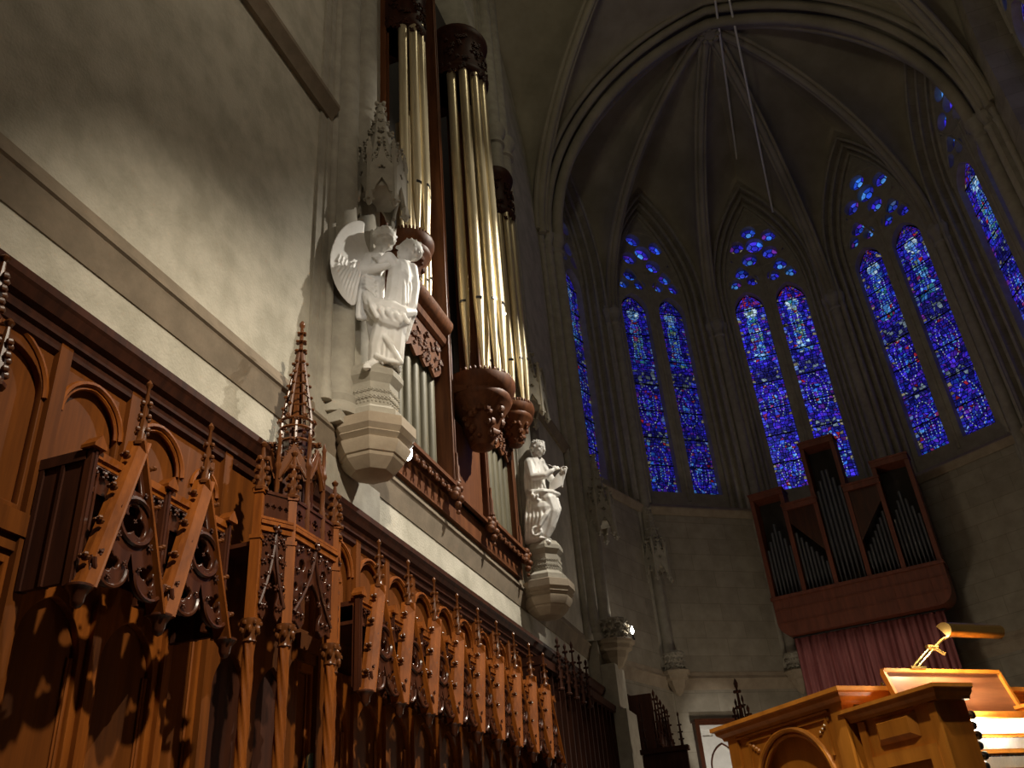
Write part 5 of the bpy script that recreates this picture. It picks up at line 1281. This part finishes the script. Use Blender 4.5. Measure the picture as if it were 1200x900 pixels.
# key cheeks, manuals
for k, (x, z) in enumerate(((1.03, 2.035), (1.09, 1.955), (1.15, 1.875))):
    for y0 in (.15, .845):
        mb = MB(); mb.box(x - .02, x + .16, y0, y0 + .085, zz(z - .05), zz(z + .035)); mb.build('key_cheek', M['console'], t, smooth=0)
    n = 35
    for q in range(n):
        y = .237 + .606 * q / n; mb = MB(); mb.box(x, x + .11, y, y + .606 / n - .0012, zz(z), zz(z + .014)); mb.box(x + .104, x + .112, y, y + .606 / n - .0012, zz(z - .028), zz(z + .014)); mb.build('white_key', M['ivory'], t, smooth=0)
    for q in range(n - 1):
        if q % 7 in (2, 6): continue
        y = .237 + .606 * (q + 1) / n; mb = MB(); mb.box(x, x + .06, y - .0045, y + .0045, zz(z + .014), zz(z + .026)); mb.build('black_key', M['black'], t, smooth=0)
    mb = MB(); mb.box(x + .07, x + .118, .235, .845, zz(z - .045), zz(z - .03)); mb.build('key_slip', M['console'], t, smooth=0)
# rows of white stop tablets over the manuals
mb0 = None
for q in range(24):
    y = .245 + .025 * q; mb = MB(); mb.box(1.02, 1.032, y, y + .021, zz(2.085), zz(2.128)); mb.build('stop_tablet', M['ivory'], t, smooth=0)
# draw knobs on the left jamb
for r in range(7):
    for c in range(3):
        x = 1.34 - .085 * c - .01 * (r % 2); z = zz(2.105 - .037 * r); mb = MB(); Mx = Matrix.Translation((x, .15, z)) @ Matrix.Rotation(-PI / 2, 4, 'X')
        mb.lathe([(.006, 0), (.006, .035), (.015, .038), (.017, .045), (.015, .052)], (0, 0, 0), 12, Mx); kb = mb.build('draw_knob', M['black'], t)
        mb = MB(); mb.lathe([(.0125, .0521), (.0125, .0535), (.008, .0545)], (0, 0, 0), 12, Mx); mb.build('knob_face', M['ivory'], kb)
mb = MB(); mb.tube([(1.085, .25, zz(2.128)), (1.085, .83, zz(2.128))], .006, 8); mb.build('key_fill_tube', M['bulb'], t)  # invented strip lamp under the ledge, added to brighten the keys
mb = MB(); mb.box(1.05, 1.10, .23, .85, zz(2.134), zz(2.142)); mb.build('key_fill_hood', M['console'], t, smooth=0)  # hood of the invented strip lamp
# small forked brass holder on the cornice
tf = thing('forked_holder', 'small forked brass holder standing on the console top beside the music desk', 'holder', CL, RZ); tf.scale = (KC,) * 3
mb = MB(); mb.box(.46, .54, .59, .65, zz(2.300), zz(2.312)); mb.bar((.50, .615, zz(2.31)), (.50, .600, zz(2.42)), .012, .010); mb.bar((.50, .625, zz(2.31)), (.50, .642, zz(2.415)), .012, .010); mb.build('fork', M['brass'], tf)
# brass desk lamp
L_ = thing('desk_lamp', 'brass lamp with long trough shade lit on top of the music desk', 'lamp', CL, RZ); L_.scale = (KC,) * 3
mb = MB(); mb.box(.915, .96, .35, .44, zz(2.377), zz(2.388)); mb.build('base', M['brass'], L_, smooth=0)
mb = MB(); mb.tube([(.94, .375, zz(2.385)), (.965, .49, zz(2.472))], .0055, 8); mb.tube([(.94, .405, zz(2.385)), (.965, .52, zz(2.472))], .0055, 8); mb.build('arm', M['brass'], L_)
mb = MB(); mb.tube([(.965, .475, zz(2.474)), (.965, .535, zz(2.474))], .011, 8); mb.tube([(.965, .51, zz(2.474)), (.975, .56, zz(2.44))], .008, 8); mb.tube([(.965, .52, zz(2.474)), (.985, .56, zz(2.505)), (1.04, .62, zz(2.53))], .007, 8); mb.build('joint', M['brass'], L_)
mb = MB(); vs = []; fs = []; n = 12
for y in (.505, .835):
    for q in range(n + 1):
        a = PI * (-.38 + 1.1 * q / n); vs.append((1.055 + .048 * math.cos(a), y, zz(2.525) + .036 * math.sin(a)))
for y in (.505, .835):
    for q in range(n + 1):
        a = PI * (-.38 + 1.1 * q / n); vs.append((1.055 + .043 * math.cos(a), y, zz(2.525) + .031 * math.sin(a)))
m = n + 1
for q in range(n): fs += [(q, q + 1, m + q + 1, m + q), (2 * m + q, 3 * m + q, 3 * m + q + 1, 2 * m + q + 1)]
fs += [tuple(range(m)), tuple(range(2 * m - 1, m - 1, -1)), (0, m, 3 * m, 2 * m), (n, 2 * m + n, 3 * m + n, m + n)]
mb.add(vs, fs); mb.build('shade', M['brass'], L_, smooth=50)
mb = MB(); mb.tube([(1.057, .53, zz(2.532)), (1.057, .80, zz(2.532))], .010, 10); mb.build('tube_bulb', M['bulb'], L_)
# dais under the console
t = thing('dais', 'low oak platform under the organ console', 'platform', (CL[0], CL[1], 0), RZ)
mb = MB(); mb.box(-.3, 3.0, -.35, 1.9, 0, .3); mb.build('step', M['wood2'], t, smooth=0)
# ------------------------------------------------------------------ light
def spot(name, loc, aim, power, col, angle, blend=.6, size=.12):
    l = bpy.data.lights.new(name, 'SPOT'); l.energy = power; l.color = col; l.spot_size = math.radians(angle); l.spot_blend = blend; l.shadow_soft_size = size
    o = bpy.data.objects.new(name, l); COL.objects.link(o); o.location = loc
    o.rotation_euler = (V(aim) - V(loc)).to_track_quat('-Z', 'Y').to_euler(); return o
def point(name, loc, power, col, size=.05):
    l = bpy.data.lights.new(name, 'POINT'); l.energy = power; l.color = col; l.shadow_soft_size = size
    o = bpy.data.objects.new(name, l); COL.objects.link(o); o.location = loc; return o
WARM = (1, .88, .70)
spot('downlight', (1.6, 1.6, 8.9), (-3.5, 6.9, 2.6), 2750, WARM, 66, .9)
spot('downlight', (1.6, 12.2, 13.5), (-4, 9.6, 5.2), 6800, (1, .93, .80), 58, 1.0, .06)
spot('statue_fill', (.6, -.4, 6.6), (-3.42, 7.25, 7.45), 640, (1, .94, .86), 10, .7, .05)  # narrow beam added to brighten the angel, no known fixture
spot('organ_fill', (3.6, 12.7, 11.5), (-3.7, 9.6, 10.6), 1700, (1, .93, .80), 32, .7, .08)  # added so the upper pipes outside the downlight's beam catch light
point('choir_fill', (-.8, 3, 11.5), 150, (1, .86, .66), .4)  # unseen general fill for the choir, not an actual lamp
point('vault_fill', (-.5, 10.0, 17.5), 80, (1, .92, .66), .3)  # extra fill put in to lift the vault
point('apse_fill', (-.2, 18.4, 2.7), 125, (1, .85, .65), .4)  # fill added below the view to brighten the lower apse walls
spot('door_fill', (-1.3, 19.2, 2.6), (-2.35, 21.5, 4.3), 150, (1, .95, .86), 34, .6, .05)  # unseen spot added only to brighten the pale door
point('ledge_light', (-3.12, 17.6, 6.2), 12, (1, .9, .75), .03)
point('corbel_light', (-3.36, 7.54, 5.66), 4, (.85, .92, 1), .04)
o = point('desk_light', (0, 0, 0), 20, (1, .8, .5), .02); o.parent = L_; o.location = (1.03, .47, zz(2.48))
o = point('key_fill', (0, 0, 0), 14, (1, .93, .8), .03); o.parent = L_; o.location = (1.15, .5, zz(2.118))  # added light for the keys, goes with the invented strip lamp
spot('console_fill', (-.5, 1.2, 8.5), (-.2, 5.9, 2.2), 950, (1, .82, .55), 34, .7)  # added overhead beam to brighten the console, no fixture behind it
w = bpy.data.worlds.new('world'); SC.world = w; w.use_nodes = True
w.node_tree.nodes['Background'].inputs[0].default_value = (.5, .55, .7, 1); w.node_tree.nodes['Background'].inputs[1].default_value = .01
SC.view_settings.view_transform = 'Standard'; SC.view_settings.look = 'None'; SC.view_settings.gamma = 1; SC.view_settings.use_curve_mapping = False; SC.view_settings.exposure = 0
